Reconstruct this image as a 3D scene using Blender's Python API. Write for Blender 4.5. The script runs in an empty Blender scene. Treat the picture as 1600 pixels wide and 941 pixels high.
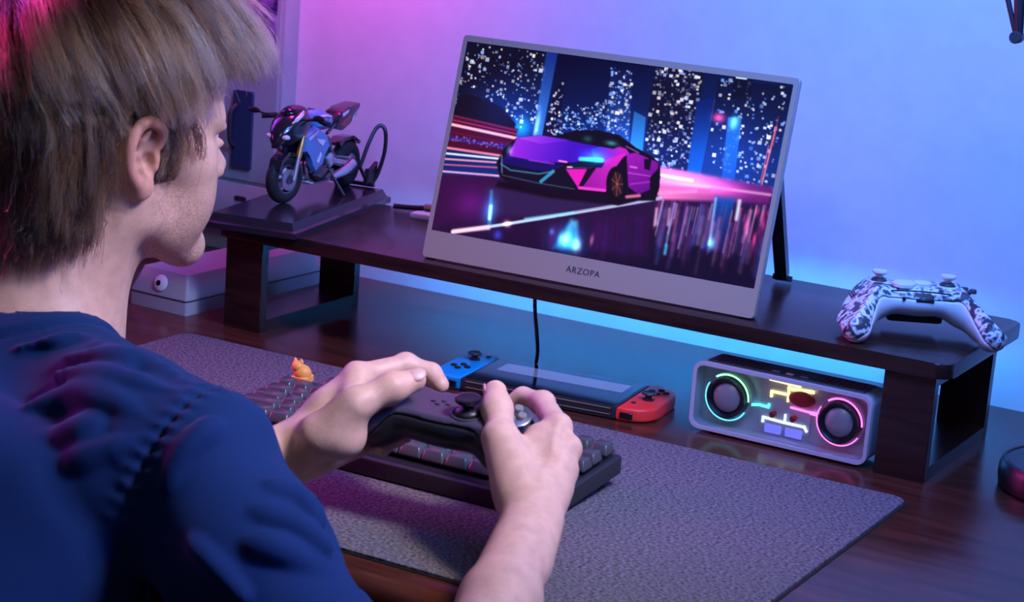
import bpy, bmesh, math, random
import numpy as np
from mathutils import Vector, Matrix

random.seed(7)
RNG = np.random.default_rng(7)
SC = bpy.context.scene
COL = SC.collection
PI = math.pi

# ------------------------------------------------------------------ camera
CAM_POS = Vector((1.30253506, -1.72276932, 0.55005663))
cam_right = Vector((0.86529408, 0.49589965, 0.07314164))
cam_up = Vector((-0.17513868, 0.16237439, 0.97106179))
cam_fwd = Vector((-0.46967287, 0.85306394, -0.22735281))
cam_data = bpy.data.cameras.new('camera')
cam_data.sensor_width = 36.0
cam_data.lens = 3181.7 / 1600 * 36.0
cam_data.clip_start = 0.05
cam_data.clip_end = 50
cam_data.dof.use_dof = True
cam_data.dof.focus_distance = 1.95
cam_data.dof.aperture_fstop = 13.0
cam = bpy.data.objects.new('camera', cam_data)
COL.objects.link(cam)
m = Matrix((cam_right, cam_up, -cam_fwd)).transposed().to_4x4()
m.translation = CAM_POS
cam.matrix_world = m
SC.camera = cam

# ------------------------------------------------------------------ world, lights, exposure
SC.view_settings.view_transform = 'Standard'
SC.view_settings.look = 'None'
SC.view_settings.exposure = 0.0
SC.view_settings.gamma = 1.0
SC.view_settings.use_curve_mapping = False
world = bpy.data.worlds.new('room_ambience')
SC.world = world
world.use_nodes = True
bg = world.node_tree.nodes['Background']
bg.inputs[0].default_value = (0.08, 0.10, 0.30, 1)
bg.inputs[1].default_value = 0.16


def area(name, loc, target, size, power, color, size_y=None, spread=180):
    d = bpy.data.lights.new(name, 'AREA')
    d.energy = power
    d.color = color
    d.size = size
    if size_y:
        d.shape = 'RECTANGLE'
        d.size_y = size_y
    d.spread = math.radians(spread)
    o = bpy.data.objects.new(name, d)
    COL.objects.link(o)
    o.location = loc
    o.rotation_euler = (Vector(target) - Vector(loc)).to_track_quat('-Z', 'Y').to_euler()
    return o


area('pink_wall_lamp', (-0.06, 0.18, 0.64), (-0.02, 0.3135, 0.42), 0.18, 1.3, (1.0, 0.04, 0.66), 0.08, 140)
area('pink_side_lamp', (-0.85, -0.60, 0.42), (0.30, -0.45, 0.14), 0.30, 1.8, (1.0, 0.05, 0.50), None, 60)
area('pink_desk_lamp', (-0.50, -0.10, 0.62), (0.50, -0.42, 0.05), 0.60, 1.1, (0.50, 0.06, 1.0), None, 60)
area('blue_room_lamp', (0.86, -0.34, 0.92), (0.56, 0.3135, 0.28), 0.5, 7.6, (0.075, 0.25, 1.0), None, 100)
area('blue_side_lamp', (1.50, -0.45, 1.00), (0.42, -0.58, 0.08), 0.35, 2.9, (0.06, 0.22, 1.0), None, 70)
area('white_key_lamp', (1.15, -0.45, 0.95), (0.46, -0.42, 0.14), 0.18, 1.75, (1.0, 0.82, 0.72), None, 60)
area('added_wall_fill', (1.25, -0.05, 1.25), (1.10, 0.20, 0.35), 0.30, 0.75, (1.0, 0.75, 0.85), None, 150)  # added soft white light to pale the upper right wall, no ceiling fixture
area('added_front_fill', (0.75, -1.70, 1.40), (0.42, 0.0, 0.2), 0.40, 0.20, (1.0, 0.90, 0.72), None, 50)  # added weak neutral fill aimed at the monitor front, not a room fixture


# ------------------------------------------------------------------ materials
def mat(name, color, rough=0.5, metal=0.0, spec=0.5, emit=None, strength=0.0, coat=0.0, trans=0.0, ior=1.45, sss=0.0):
    mt = bpy.data.materials.new(name)
    mt.use_nodes = True
    b = mt.node_tree.nodes['Principled BSDF']
    b.inputs['Base Color'].default_value = (*color, 1)
    b.inputs['Roughness'].default_value = rough
    b.inputs['Metallic'].default_value = metal
    b.inputs['Specular IOR Level'].default_value = spec
    b.inputs['IOR'].default_value = ior
    b.inputs['Coat Weight'].default_value = coat
    b.inputs['Transmission Weight'].default_value = trans
    if emit:
        b.inputs['Emission Color'].default_value = (*emit, 1)
        b.inputs['Emission Strength'].default_value = strength
    return mt


def nodes(mt):
    return mt.node_tree.nodes, mt.node_tree.links, mt.node_tree.nodes['Principled BSDF']


def noise_color(mt, c1, c2, scale, detail=3, stretch=(1, 1, 1), lo=0.35, hi=0.65, bump=0.0, bump_scale=None, dist=0.001):
    n, l, b = nodes(mt)
    tc = n.new('ShaderNodeTexCoord')
    mp = n.new('ShaderNodeMapping')
    mp.inputs['Scale'].default_value = stretch
    l.new(tc.outputs['Object'], mp.inputs['Vector'])
    nz = n.new('ShaderNodeTexNoise')
    nz.inputs['Scale'].default_value = scale
    nz.inputs['Detail'].default_value = detail
    l.new(mp.outputs[0], nz.inputs['Vector'])
    cr = n.new('ShaderNodeValToRGB')
    cr.color_ramp.elements[0].position = lo
    cr.color_ramp.elements[0].color = (*c1, 1)
    cr.color_ramp.elements[1].position = hi
    cr.color_ramp.elements[1].color = (*c2, 1)
    l.new(nz.outputs['Fac'], cr.inputs[0])
    l.new(cr.outputs[0], b.inputs['Base Color'])
    if bump:
        bp = n.new('ShaderNodeBump')
        bp.inputs['Strength'].default_value = bump
        bp.inputs['Distance'].default_value = dist
        nz2 = nz
        if bump_scale:
            nz2 = n.new('ShaderNodeTexNoise')
            nz2.inputs['Scale'].default_value = bump_scale
            nz2.inputs['Detail'].default_value = 2
            l.new(mp.outputs[0], nz2.inputs['Vector'])
        l.new(nz2.outputs['Fac'], bp.inputs['Height'])
        l.new(bp.outputs[0], b.inputs['Normal'])
    return mt


M = {}
M['wall'] = noise_color(mat('wall_paint', (0.75, 0.75, 0.78), 0.75), (0.74, 0.74, 0.77), (0.78, 0.78, 0.80), 40, bump=0.02, bump_scale=300)
M['floor'] = noise_color(mat('floor_boards', (0.10, 0.06, 0.04), 0.5), (0.07, 0.04, 0.03), (0.12, 0.07, 0.05), 8, stretch=(1, 12, 1))
M['desk'] = noise_color(mat('desk_wood', (0.06, 0.016, 0.010), 0.22), (0.045, 0.011, 0.007), (0.085, 0.024, 0.014), 9, stretch=(1, 9, 9), bump=0.008, dist=0.0005)
M['riser'] = noise_color(mat('riser_wood', (0.03, 0.012, 0.010), 0.24), (0.018, 0.0075, 0.007), (0.034, 0.0145, 0.0115), 12, stretch=(1, 10, 10), bump=0.03, dist=0.0004)
M['felt'] = noise_color(mat('grey_felt', (0.12, 0.11, 0.13), 0.95, spec=0.1), (0.040, 0.036, 0.042), (0.190, 0.172, 0.200), 300, detail=4, stretch=(1, 1.6, 1), lo=0.36, hi=0.66, bump=0.15, dist=0.001)
M['rubber'] = mat('black_rubber', (0.012, 0.012, 0.014), 0.7)
M['black'] = mat('black_plastic', (0.014, 0.014, 0.018), 0.38)
M['black_gloss'] = mat('black_gloss_plastic', (0.008, 0.008, 0.012), 0.12)
M['dark'] = mat('dark_grey_plastic', (0.035, 0.035, 0.042), 0.45)
M['keycap'] = mat('keycap_plastic', (0.055, 0.055, 0.064), 0.30)
M['keyboard'] = mat('keyboard_case', (0.022, 0.022, 0.026), 0.45)
M['orange'] = mat('orange_plastic', (0.85, 0.34, 0.07), 0.5)
M['bezel'] = mat('bezel_grey', (0.33, 0.285, 0.21), 0.5, metal=0.1)
M['bezel_edge'] = mat('bezel_silver', (0.34, 0.33, 0.34), 0.35, metal=0.5)
M['silver'] = mat('silver_metal', (0.60, 0.60, 0.62), 0.28, metal=0.9)
M['steel'] = mat('dark_steel', (0.16, 0.16, 0.18), 0.35, metal=0.8)
M['gold'] = mat('gold_metal', (0.62, 0.42, 0.16), 0.3, metal=0.9)
M['white'] = mat('white_plastic', (0.74, 0.74, 0.76), 0.38)
M['white_clear'] = mat('frosted_plastic', (0.36, 0.38, 0.43), 0.3)
M['cabinet'] = noise_color(mat('cabinet_paint', (0.42, 0.42, 0.42), 0.5), (0.46, 0.47, 0.47), (0.52, 0.52, 0.52), 20)
M['paper'] = mat('white_paper', (0.8, 0.8, 0.8), 0.8)
M['blue_joy'] = mat('neon_blue_plastic', (0.0, 0.26, 0.55), 0.42)
M['red_joy'] = mat('neon_red_plastic', (0.85, 0.035, 0.03), 0.42)
M['console_glass'] = mat('console_glass', (0.006, 0.008, 0.014), 0.07, spec=0.6)
M['console_body'] = mat('console_body', (0.02, 0.02, 0.024), 0.35)
M['gold_line'] = mat('brushed_edge', (0.55, 0.47, 0.30), 0.3, metal=0.7)
M['bike_blue'] = mat('bike_blue_paint', (0.09, 0.24, 0.50), 0.2, coat=0.6)
M['bike_dark'] = mat('bike_dark_paint', (0.020, 0.016, 0.022), 0.18, coat=0.6)
M['bike_white'] = mat('bike_white_paint', (0.75, 0.75, 0.78), 0.25, coat=0.4)
M['bike_red'] = mat('bike_red_paint', (0.42, 0.03, 0.05), 0.25, coat=0.4)
M['smoke'] = mat('smoked_screen', (0.02, 0.02, 0.03), 0.08, trans=0.5)
M['plinth'] = mat('plinth_lacquer', (0.020, 0.016, 0.022), 0.16)
M['speaker_shell'] = mat('speaker_shell', (0.42, 0.42, 0.46), 0.3)
M['speaker_top'] = mat('speaker_top', (0.05, 0.05, 0.07), 0.5)
M['speaker_back'] = mat('speaker_backplate', (0.50, 0.50, 0.52), 0.4, metal=0.2)
M['cone'] = mat('driver_dome', (0.42, 0.42, 0.42), 0.35, metal=0.35)
M['battery'] = mat('red_battery', (0.35, 0.01, 0.01), 0.3)
M['clear'] = mat('clear_acrylic', (0.95, 0.97, 1.0), 0.03, trans=1.0, ior=1.2)
M['sclera'] = mat('eye_white', (0.85, 0.83, 0.80), 0.2)
M['iris'] = mat('eye_iris', (0.08, 0.10, 0.12), 0.15)


def emat(name, color, strength):
    return mat(name, (0.02, 0.02, 0.02), 0.4, emit=color, strength=strength)


M['led'] = emat('led_cyan', (0.012, 0.34, 1.0), 80.0)
M['e_green'] = emat('glow_green', (0.30, 1.0, 0.45), 2.4)
M['e_cyan'] = emat('glow_cyan', (0.10, 0.75, 0.95), 2.4)
M['e_pink'] = emat('glow_pink', (1.0, 0.16, 0.80), 2.4)
M['e_yellow'] = emat('glow_yellow', (1.0, 0.85, 0.30), 2.2)
M['e_white'] = emat('glow_white', (0.55, 0.70, 1.0), 1.8)
M['e_violet'] = emat('glow_violet', (0.16, 0.18, 0.95), 1.1)
M['e_blue'] = emat('glow_blue', (0.05, 0.25, 1.0), 4.0)
M['e_aqua'] = emat('glow_aqua', (0.05, 0.65, 1.0), 4.0)
M['camo'] = mat('camo_print', (0.5, 0.5, 0.5), 0.4)
n, l, b = nodes(M['camo'])
tc = n.new('ShaderNodeTexCoord')
vo = n.new('ShaderNodeTexNoise')
vo.inputs['Scale'].default_value = 115
vo.inputs['Detail'].default_value = 1.5
l.new(tc.outputs['Object'], vo.inputs['Vector'])
cr = n.new('ShaderNodeValToRGB')
cr.color_ramp.interpolation = 'CONSTANT'
e = cr.color_ramp.elements
e[0].position, e[0].color = 0.0, (0.04, 0.05, 0.07, 1)
e[1].position, e[1].color = 0.44, (0.30, 0.33, 0.38, 1)
for p_, c_ in ((0.50, (0.78, 0.78, 0.80, 1)), (0.60, (0.16, 0.42, 0.50, 1)), (0.64, (0.08, 0.09, 0.12, 1))):
    q = e.new(p_)
    q.color = c_
l.new(vo.outputs['Fac'], cr.inputs[0])
l.new(cr.outputs[0], b.inputs['Base Color'])


# ------------------------------------------------------------------ helpers
def link(o, parent=None):
    COL.objects.link(o)
    if parent is not None:
        o.parent = parent
    return o


def tag(o, label=None, cat=None, group=None, kind=None):
    for k, v in (('label', label), ('category', cat), ('group', group), ('kind', kind)):
        if v:
            o[k] = v
    return o


def thing(name, label, cat, loc=(0, 0, 0), rot=(0, 0, 0), group=None):
    o = bpy.data.objects.new(name, None)
    o.empty_display_size = 0.02
    COL.objects.link(o)
    o.location = loc
    o.rotation_euler = rot
    return tag(o, label, cat, group)


def obj(name, bm, mt, parent=None, smooth=40, loc=None, rot=None):
    me = bpy.data.meshes.new(name)
    bmesh.ops.recalc_face_normals(bm, faces=bm.faces)
    if smooth:
        for f in bm.faces:
            f.smooth = True
        for e_ in bm.edges:
            if len(e_.link_faces) == 2 and e_.calc_face_angle(0) > math.radians(smooth):
                e_.smooth = False
    bm.to_mesh(me)
    bm.free()
    for x in (mt if isinstance(mt, (list, tuple)) else [mt]):
        me.materials.append(x)
    o = bpy.data.objects.new(name, me)
    link(o, parent)
    if loc:
        o.location = loc
    if rot:
        o.rotation_euler = rot
    return o


def add(bm, other, mx=None):
    if mx is not None:
        bmesh.ops.transform(other, matrix=mx, verts=other.verts)
    me = bpy.data.meshes.new('tmp')
    other.to_mesh(me)
    other.free()
    bm.from_mesh(me)
    bpy.data.meshes.remove(me)
    return bm


def box(sx, sy, sz, c=(0, 0, 0), bevel=0.0, seg=2):
    bm = bmesh.new()
    bmesh.ops.create_cube(bm, size=1)
    bmesh.ops.scale(bm, vec=(sx, sy, sz), verts=bm.verts)
    if bevel:
        bmesh.ops.bevel(bm, geom=bm.edges[:], offset=bevel, segments=seg, affect='EDGES', profile=0.6)
    bmesh.ops.translate(bm, vec=c, verts=bm.verts)
    return bm


def prism(pts, z0, z1, bevel=0.0, seg=2, axis='z', taper=1.0):
    """Polygon pts extruded from z0 to z1; axis says along which axis (x: pts are (y, z))."""
    bm = bmesh.new()
    cx = sum(p[0] for p in pts) / len(pts)
    cy = sum(p[1] for p in pts) / len(pts)
    lo = [bm.verts.new((p[0], p[1], z0)) for p in pts]
    hi = [bm.verts.new((cx + (p[0] - cx) * taper, cy + (p[1] - cy) * taper, z1)) for p in pts]
    k = len(pts)
    bm.faces.new(lo[::-1])
    bm.faces.new(hi)
    for i in range(k):
        bm.faces.new((lo[i], lo[(i + 1) % k], hi[(i + 1) % k], hi[i]))
    if bevel:
        es = [e_ for e_ in bm.edges if abs(e_.verts[0].co.z - e_.verts[1].co.z) < 1e-9]
        bmesh.ops.bevel(bm, geom=es, offset=bevel, segments=seg, affect='EDGES', profile=0.6)
    if axis == 'x':
        for v in bm.verts:
            v.co = Vector((v.co.z, v.co.x, v.co.y))
    elif axis == 'y':
        for v in bm.verts:
            v.co = Vector((v.co.x, v.co.z, v.co.y))
    return bm


def rrect(w, h, r, n_=6, c=(0, 0)):
    out = []
    for (sx, sy, a0) in ((1, 1, 0), (-1, 1, 90), (-1, -1, 180), (1, -1, 270)):
        for i in range(n_ + 1):
            a = math.radians(a0 + 90 * i / n_)
            out.append((c[0] + sx * (w / 2 - r) + r * math.cos(a), c[1] + sy * (h / 2 - r) + r * math.sin(a)))
    return out


def lathe(prof, n_=32, axis='z', c=(0, 0, 0)):
    """prof: list of (radius, height)."""
    bm = bmesh.new()
    rings = []
    for r, z in prof:
        if r < 1e-7:
            rings.append([bm.verts.new((0, 0, z))])
        else:
            rings.append([bm.verts.new((r * math.cos(2 * PI * i / n_), r * math.sin(2 * PI * i / n_), z)) for i in range(n_)])
    for a, b_ in zip(rings, rings[1:]):
        for i in range(n_):
            j = (i + 1) % n_
            if len(a) == 1 and len(b_) == 1:
                continue
            if len(a) == 1:
                bm.faces.new((a[0], b_[i], b_[j]))
            elif len(b_) == 1:
                bm.faces.new((a[i], a[j], b_[0]))
            else:
                bm.faces.new((a[i], a[j], b_[j], b_[i]))
    for r_ in (rings[0], rings[-1]):
        if len(r_) > 1 and rings[0] is not rings[-1]:
            bm.faces.new(r_)
    if axis == 'x':
        for v in bm.verts:
            v.co = Vector((v.co.z, v.co.x, v.co.y))
    elif axis == 'y':
        for v in bm.verts:
            v.co = Vector((v.co.x, -v.co.z, v.co.y))
    bmesh.ops.translate(bm, vec=c, verts=bm.verts)
    return bm


def ring(R, r, n_=40, k=10, axis='z', c=(0, 0, 0), a0=0.0, a1=2 * PI):
    bm = bmesh.new()
    full = abs(a1 - a0 - 2 * PI) < 1e-6
    cnt = n_ if full else n_ + 1
    rows = []
    for i in range(cnt):
        a = a0 + (a1 - a0) * i / n_
        rows.append([bm.verts.new(((R + r * math.cos(2 * PI * j / k)) * math.cos(a), (R + r * math.cos(2 * PI * j / k)) * math.sin(a), r * math.sin(2 * PI * j / k))) for j in range(k)])
    for i in range(n_):
        a, b_ = rows[i], rows[(i + 1) % cnt]
        for j in range(k):
            bm.faces.new((a[j], b_[j], b_[(j + 1) % k], a[(j + 1) % k]))
    if not full:
        bm.faces.new(rows[0])
        bm.faces.new(rows[-1])
    if axis == 'x':
        for v in bm.verts:
            v.co = Vector((v.co.z, v.co.x, v.co.y))
    elif axis == 'y':
        for v in bm.verts:
            v.co = Vector((v.co.x, -v.co.z, v.co.y))
    bmesh.ops.translate(bm, vec=c, verts=bm.verts)
    return bm


def tube(pts, r, k=8, closed=False):
    """Swept round tube; r a number or one radius per point."""
    P = [Vector(p) for p in pts]
    n_ = len(P)
    rr = r if isinstance(r, (list, tuple)) else [r] * n_
    bm = bmesh.new()
    rows = []
    prev = None
    for i in range(n_):
        if closed:
            t = P[(i + 1) % n_] - P[i - 1]
        else:
            t = P[min(i + 1, n_ - 1)] - P[max(i - 1, 0)]
        t.normalize()
        if prev is None:
            u = t.orthogonal().normalized()
        else:
            u = (prev - t * prev.dot(t)).normalized()
        prev = u
        w = t.cross(u)
        rows.append([bm.verts.new(P[i] + (u * math.cos(2 * PI * j / k) + w * math.sin(2 * PI * j / k)) * rr[i]) for j in range(k)])
    for i in range(n_ if closed else n_ - 1):
        a, b_ = rows[i], rows[(i + 1) % n_]
        for j in range(k):
            bm.faces.new((a[j], a[(j + 1) % k], b_[(j + 1) % k], b_[j]))
    if not closed:
        bm.faces.new(rows[0][::-1])
        bm.faces.new(rows[-1])
    return bm


def spline(pts, n_=8):
    P = [Vector(p) for p in pts]
    out = []
    for i in range(len(P) - 1):
        p0, p1, p2, p3 = P[max(i - 1, 0)], P[i], P[i + 1], P[min(i + 2, len(P) - 1)]
        for s in range(n_):
            t = s / n_
            out.append(0.5 * ((2 * p1) + (p2 - p0) * t + (2 * p0 - 5 * p1 + 4 * p2 - p3) * t * t + (3 * p1 - p0 - 3 * p2 + p3) * t ** 3))
    out.append(P[-1])
    return out


def ball(r, c=(0, 0, 0), seg=20):
    bm = bmesh.new()
    bmesh.ops.create_uvsphere(bm, u_segments=seg, v_segments=seg // 2, radius=1)
    rr = r if isinstance(r, (list, tuple)) else (r, r, r)
    bmesh.ops.scale(bm, vec=rr, verts=bm.verts)
    bmesh.ops.translate(bm, vec=c, verts=bm.verts)
    return bm


def frame_prism(outer, inner, z0, z1, axis='z'):
    """Ring between two loops of equal length, extruded."""
    bm = bmesh.new()
    k = len(outer)
    A = [[bm.verts.new((p[0], p[1], z)) for p in lp] for lp in (outer, inner) for z in (z0, z1)]
    o0, o1, i0, i1 = A
    for i in range(k):
        j = (i + 1) % k
        bm.faces.new((o0[i], o0[j], o1[j], o1[i]))
        bm.faces.new((i0[j], i0[i], i1[i], i1[j]))
        bm.faces.new((o1[i], o1[j], i1[j], i1[i]))
        bm.faces.new((o0[j], o0[i], i0[i], i0[j]))
    if axis == 'y':
        for v in bm.verts:
            v.co = Vector((v.co.x, v.co.z, v.co.y))
    elif axis == 'x':
        for v in bm.verts:
            v.co = Vector((v.co.z, v.co.x, v.co.y))
    return bm


def raw_mesh(name, V, F, mt, parent=None, smooth=True):
    me = bpy.data.meshes.new(name)
    V = np.asarray(V, np.float32)
    F = np.asarray(F, np.int32)
    me.vertices.add(len(V))
    me.vertices.foreach_set('co', V.ravel())
    me.loops.add(F.size)
    me.loops.foreach_set('vertex_index', F.ravel())
    me.polygons.add(len(F))
    me.polygons.foreach_set('loop_start', np.arange(0, F.size, F.shape[1], dtype=np.int32))
    me.polygons.foreach_set('use_smooth', np.full(len(F), smooth, dtype=bool))
    me.update(calc_edges=True)
    me.validate()
    me.materials.append(mt)
    o = bpy.data.objects.new(name, me)
    return link(o, parent)


# ---- implicit surfaces: smooth unions of tapered capsules and ellipsoids, skinned with surface nets
class Field:
    def __init__(self):
        self.p = []

    def cone(self, a, b_, r1, r2, k=0.006, op='+'):
        a = np.array(a, np.float64)
        b_ = np.array(b_, np.float64)
        ab = b_ - a
        L2 = max(ab @ ab, 1e-12)

        def f(X):
            d = X - a
            t = np.clip(d @ ab / L2, 0, 1)
            return np.sqrt(((d - t[:, None] * ab) ** 2).sum(1)) - (r1 + (r2 - r1) * t)
        self.p.append((f, k, op, (a + b_) / 2, math.sqrt(L2) / 2 + max(r1, r2)))
        return self

    def chain(self, pts, rad, k=0.006, op='+'):
        for i in range(len(pts) - 1):
            self.cone(pts[i], pts[i + 1], rad[i], rad[i + 1], k, op)
        return self

    def ell(self, c, r, axes=None, k=0.006, op='+'):
        c = np.array(c, np.float64)
        r = np.array(r, np.float64)
        A = np.eye(3) if axes is None else np.array(axes, np.float64)

        def f(X):
            q = (X - c) @ A.T
            k0 = np.sqrt(((q / r) ** 2).sum(1))
            k1 = np.sqrt(((q / r ** 2) ** 2).sum(1)) + 1e-9
            return k0 * (k0 - 1) / k1
        self.p.append((f, k, op, c, float(r.max())))
        return self

    def func(self, f, c, R, k=0.0, op='+'):
        self.p.append((f, k, op, np.array(c, np.float64), R))
        return self

    def __call__(self, X, margin=0.012):
        d = np.full(len(X), 1.0)
        for f, k, op, c, R in self.p:
            if op == 'mod':
                d = f(X, d)
                continue
            msk = ((X - c) ** 2).sum(1) < (R + margin + k) ** 2
            if not msk.any():
                continue
            b_ = f(X[msk])
            a = d[msk]
            if op == '+':
                if k > 0:
                    h = np.maximum(k - np.abs(a - b_), 0) / k
                    a = np.minimum(a, b_) - h * h * k * 0.25
                else:
                    a = np.minimum(a, b_)
            else:
                if k > 0:
                    h = np.maximum(k - np.abs(a + b_), 0) / k
                    a = np.maximum(a, -b_) + h * h * k * 0.25
                else:
                    a = np.maximum(a, -b_)
            d[msk] = a
        return d


def surface(field, lo, hi, h, B=14):
    lo = np.array(lo, np.float64)
    nb = np.ceil((np.array(hi) - lo) / (h * B)).astype(int)
    N = nb * B + 1
    g = np.stack(np.meshgrid(*[np.arange(k) for k in nb], indexing='ij'), -1).reshape(-1, 3)
    ctr = lo + (g + 0.5) * B * h
    rad = B * h * 0.87 * 1.15 + 0.006
    dc = field(ctr, margin=rad + 0.02)
    D = np.ones(N, np.float32)
    ins = g[(dc < -rad)]
    for x, y, z in ins * B:
        D[x:x + B + 1, y:y + B + 1, z:z + B + 1] = -1
    act = g[np.abs(dc) <= rad] * B
    off = np.stack(np.meshgrid(*[np.arange(B + 1)] * 3, indexing='ij'), -1).reshape(-1, 3)
    for s in range(0, len(act), 60):
        a = act[s:s + 60]
        idx = (a[:, None, :] + off[None]).reshape(-1, 3)
        v = field(lo + idx * h)
        D[idx[:, 0], idx[:, 1], idx[:, 2]] = v
    I = D < 0
    c8 = [I[i:N[0] - 1 + i, j:N[1] - 1 + j, k:N[2] - 1 + k] for i in (0, 1) for j in (0, 1) for k in (0, 1)]
    anyi = c8[0].copy()
    alli = c8[0].copy()
    for c in c8[1:]:
        anyi |= c
        alli &= c
    cells = np.argwhere(anyi & ~alli)
    S = np.zeros((len(cells), 3))
    W = np.zeros(len(cells))
    cor = [(i, j, k) for i in (0, 1) for j in (0, 1) for k in (0, 1)]
    dv = {c: D[cells[:, 0] + c[0], cells[:, 1] + c[1], cells[:, 2] + c[2]].astype(np.float64) for c in cor}
    for a in cor:
        for ax in range(3):
            if a[ax] == 0:
                b_ = list(a)
                b_[ax] = 1
                b_ = tuple(b_)
                x = (dv[a] < 0) != (dv[b_] < 0)
                t = np.where(x, dv[a] / np.where(x, dv[a] - dv[b_], 1), 0)
                p = np.repeat(np.array(a, np.float64)[None], len(cells), 0)
                p[:, ax] = t
                S += p * x[:, None]
                W += x
    V = lo + (cells + S / W[:, None]) * h
    cid = np.full(N - 1, -1, np.int32)
    cid[cells[:, 0], cells[:, 1], cells[:, 2]] = np.arange(len(cells))
    F = []
    for ax in range(3):
        u, w = (ax + 1) % 3, (ax + 2) % 3
        sl0 = [slice(None)] * 3
        sl1 = [slice(None)] * 3
        sl0[ax] = slice(0, N[ax] - 1)
        sl1[ax] = slice(1, N[ax])
        for s in (u, w):
            sl0[s] = slice(1, N[s] - 1)
            sl1[s] = slice(1, N[s] - 1)
        a, b_ = I[tuple(sl0)], I[tuple(sl1)]
        for flip, mk in ((False, a & ~b_), (True, ~a & b_)):
            e_ = np.argwhere(mk)
            if not len(e_):
                continue
            e_[:, u] += 1
            e_[:, w] += 1

            def cc(du, dw):
                q_ = e_.copy()
                q_[:, u] += du
                q_[:, w] += dw
                return cid[q_[:, 0], q_[:, 1], q_[:, 2]]
            quad = [cc(-1, -1), cc(0, -1), cc(0, 0), cc(-1, 0)]
            if flip:
                quad = quad[::-1]
            F.append(np.stack(quad, 1))
    return V, np.concatenate(F)

# ------------------------------------------------------------------ the setting
WALL_Y = 0.3135


def struct(name, bm, mt, label):
    o = obj(name, bm, mt)
    o['kind'] = 'structure'
    o['label'] = label
    return o


struct('wall_back', box(4.4, 0.10, 2.6, (0.6, WALL_Y + 0.05, 0.57)), M['wall'], 'plain painted wall behind the desk, washed with pink and blue light')
struct('floor', box(4.4, 4.0, 0.05, (0.6, -1.64, -0.755)), M['floor'], 'dark floor under the desk')

# desk: top with rounded front edge, apron, legs
desk = thing('desk', 'dark glossy reddish brown wooden desk under the felt mat', 'desk', (0.45, -0.105, -0.73))
prof = [(-0.42, 0.701), (-0.416, 0.697), (0.4165, 0.697), (0.4165, 0.73), (-0.404, 0.73), (-0.411, 0.7285), (-0.417, 0.7245), (-0.4195, 0.719)]
obj('desk_top', prism(prof, -0.80, 0.80, axis='x'), M['desk'], desk, smooth=50)
obj('apron', box(1.44, 0.02, 0.09, (0, -0.37, 0.652), 0.002), M['desk'], desk)
for sx in (-1, 1):
    for sy in (-1, 1):
        obj('leg', box(0.06, 0.06, 0.697, (sx * 0.74, sy * 0.36, 0.3485), 0.004), M['desk'], desk)

# felt mat with rounded corners and a dark stitched rubber underside
mat_o = thing('desk_mat', 'large speckled grey felt desk mat under the keyboard', 'desk mat', (0.398, -0.2755, 0.0))
obj('felt', prism(rrect(0.798, 0.428, 0.014, 6), 0.0012, 0.0034, 0.0006, 1), M['felt'], mat_o)
obj('rubber_backing', prism(rrect(0.801, 0.431, 0.015, 6), 0.0, 0.0012), M['rubber'], mat_o)
MATZ = 0.0034

# cabinet hung on the wall at the left
cab = thing('wall_cabinet', 'shallow pale grey cabinet on the wall behind the person\'s face', 'cabinet', (-0.141, WALL_Y, 0.034))
CW, CD, CH = 0.46, 0.034, 0.85
obj('body', box(CW, CD - 0.004, CH, (-CW / 2, -CD / 2 + 0.002, CH / 2), 0.002), M['cabinet'], cab)
dr = obj('door', box(CW - 0.008, 0.004, CH - 0.070, (-CW / 2, -CD + 0.002, 0.065 + (CH - 0.070) / 2), 0.001), M['cabinet'], cab)
obj('door_rail', box(CW - 0.03, 0.002, 0.006, (-CW / 2, -CD - 0.001, 0.245), 0.0008), M['cabinet'], dr)
M['plate_blue'] = mat('lock_plate_blue', (0.05, 0.09, 0.18), 0.35, metal=0.4)
pl_ = obj('handle_plate', prism(rrect(0.030, 0.097, 0.003, 3, (-0.052, 0.128)), -CD - 0.004, -CD, 0.0006, 1, axis='y'), M['plate_blue'], cab)
obj('pull_handle', tube(spline([(-0.062, -CD - 0.003, 0.106), (-0.063, -CD - 0.012, 0.114), (-0.063, -CD - 0.014, 0.134), (-0.063, -CD - 0.012, 0.150), (-0.062, -CD - 0.003, 0.158)]), 0.0028), M['dark'], pl_)
dw = obj('drawer', box(CW - 0.008, 0.004, 0.054, (-CW / 2, -CD + 0.002, 0.033), 0.001), M['cabinet'], cab)
obj('finger_pull', prism(rrect(0.018, 0.006, 0.0028, 4, (-0.052, 0.042)), -CD - 0.001, -CD + 0.001, axis='y'), M['dark'], dw)
M['poster'] = noise_color(mat('poster_print', (0.2, 0.1, 0.4), 0.6), (0.05, 0.02, 0.16), (0.45, 0.25, 0.62), 45, detail=3, lo=0.42, hi=0.6)
st = obj('sticker', prism(rrect(0.062, 0.085, 0.002, 2), 0, 0.0008, axis='y'), M['poster'])
st.location = (-0.141 - 0.040, WALL_Y - CD - 0.0008, 0.034 + 0.262)
tag(st, 'small purple printed picture stuck high on the grey cabinet', 'picture')

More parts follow.
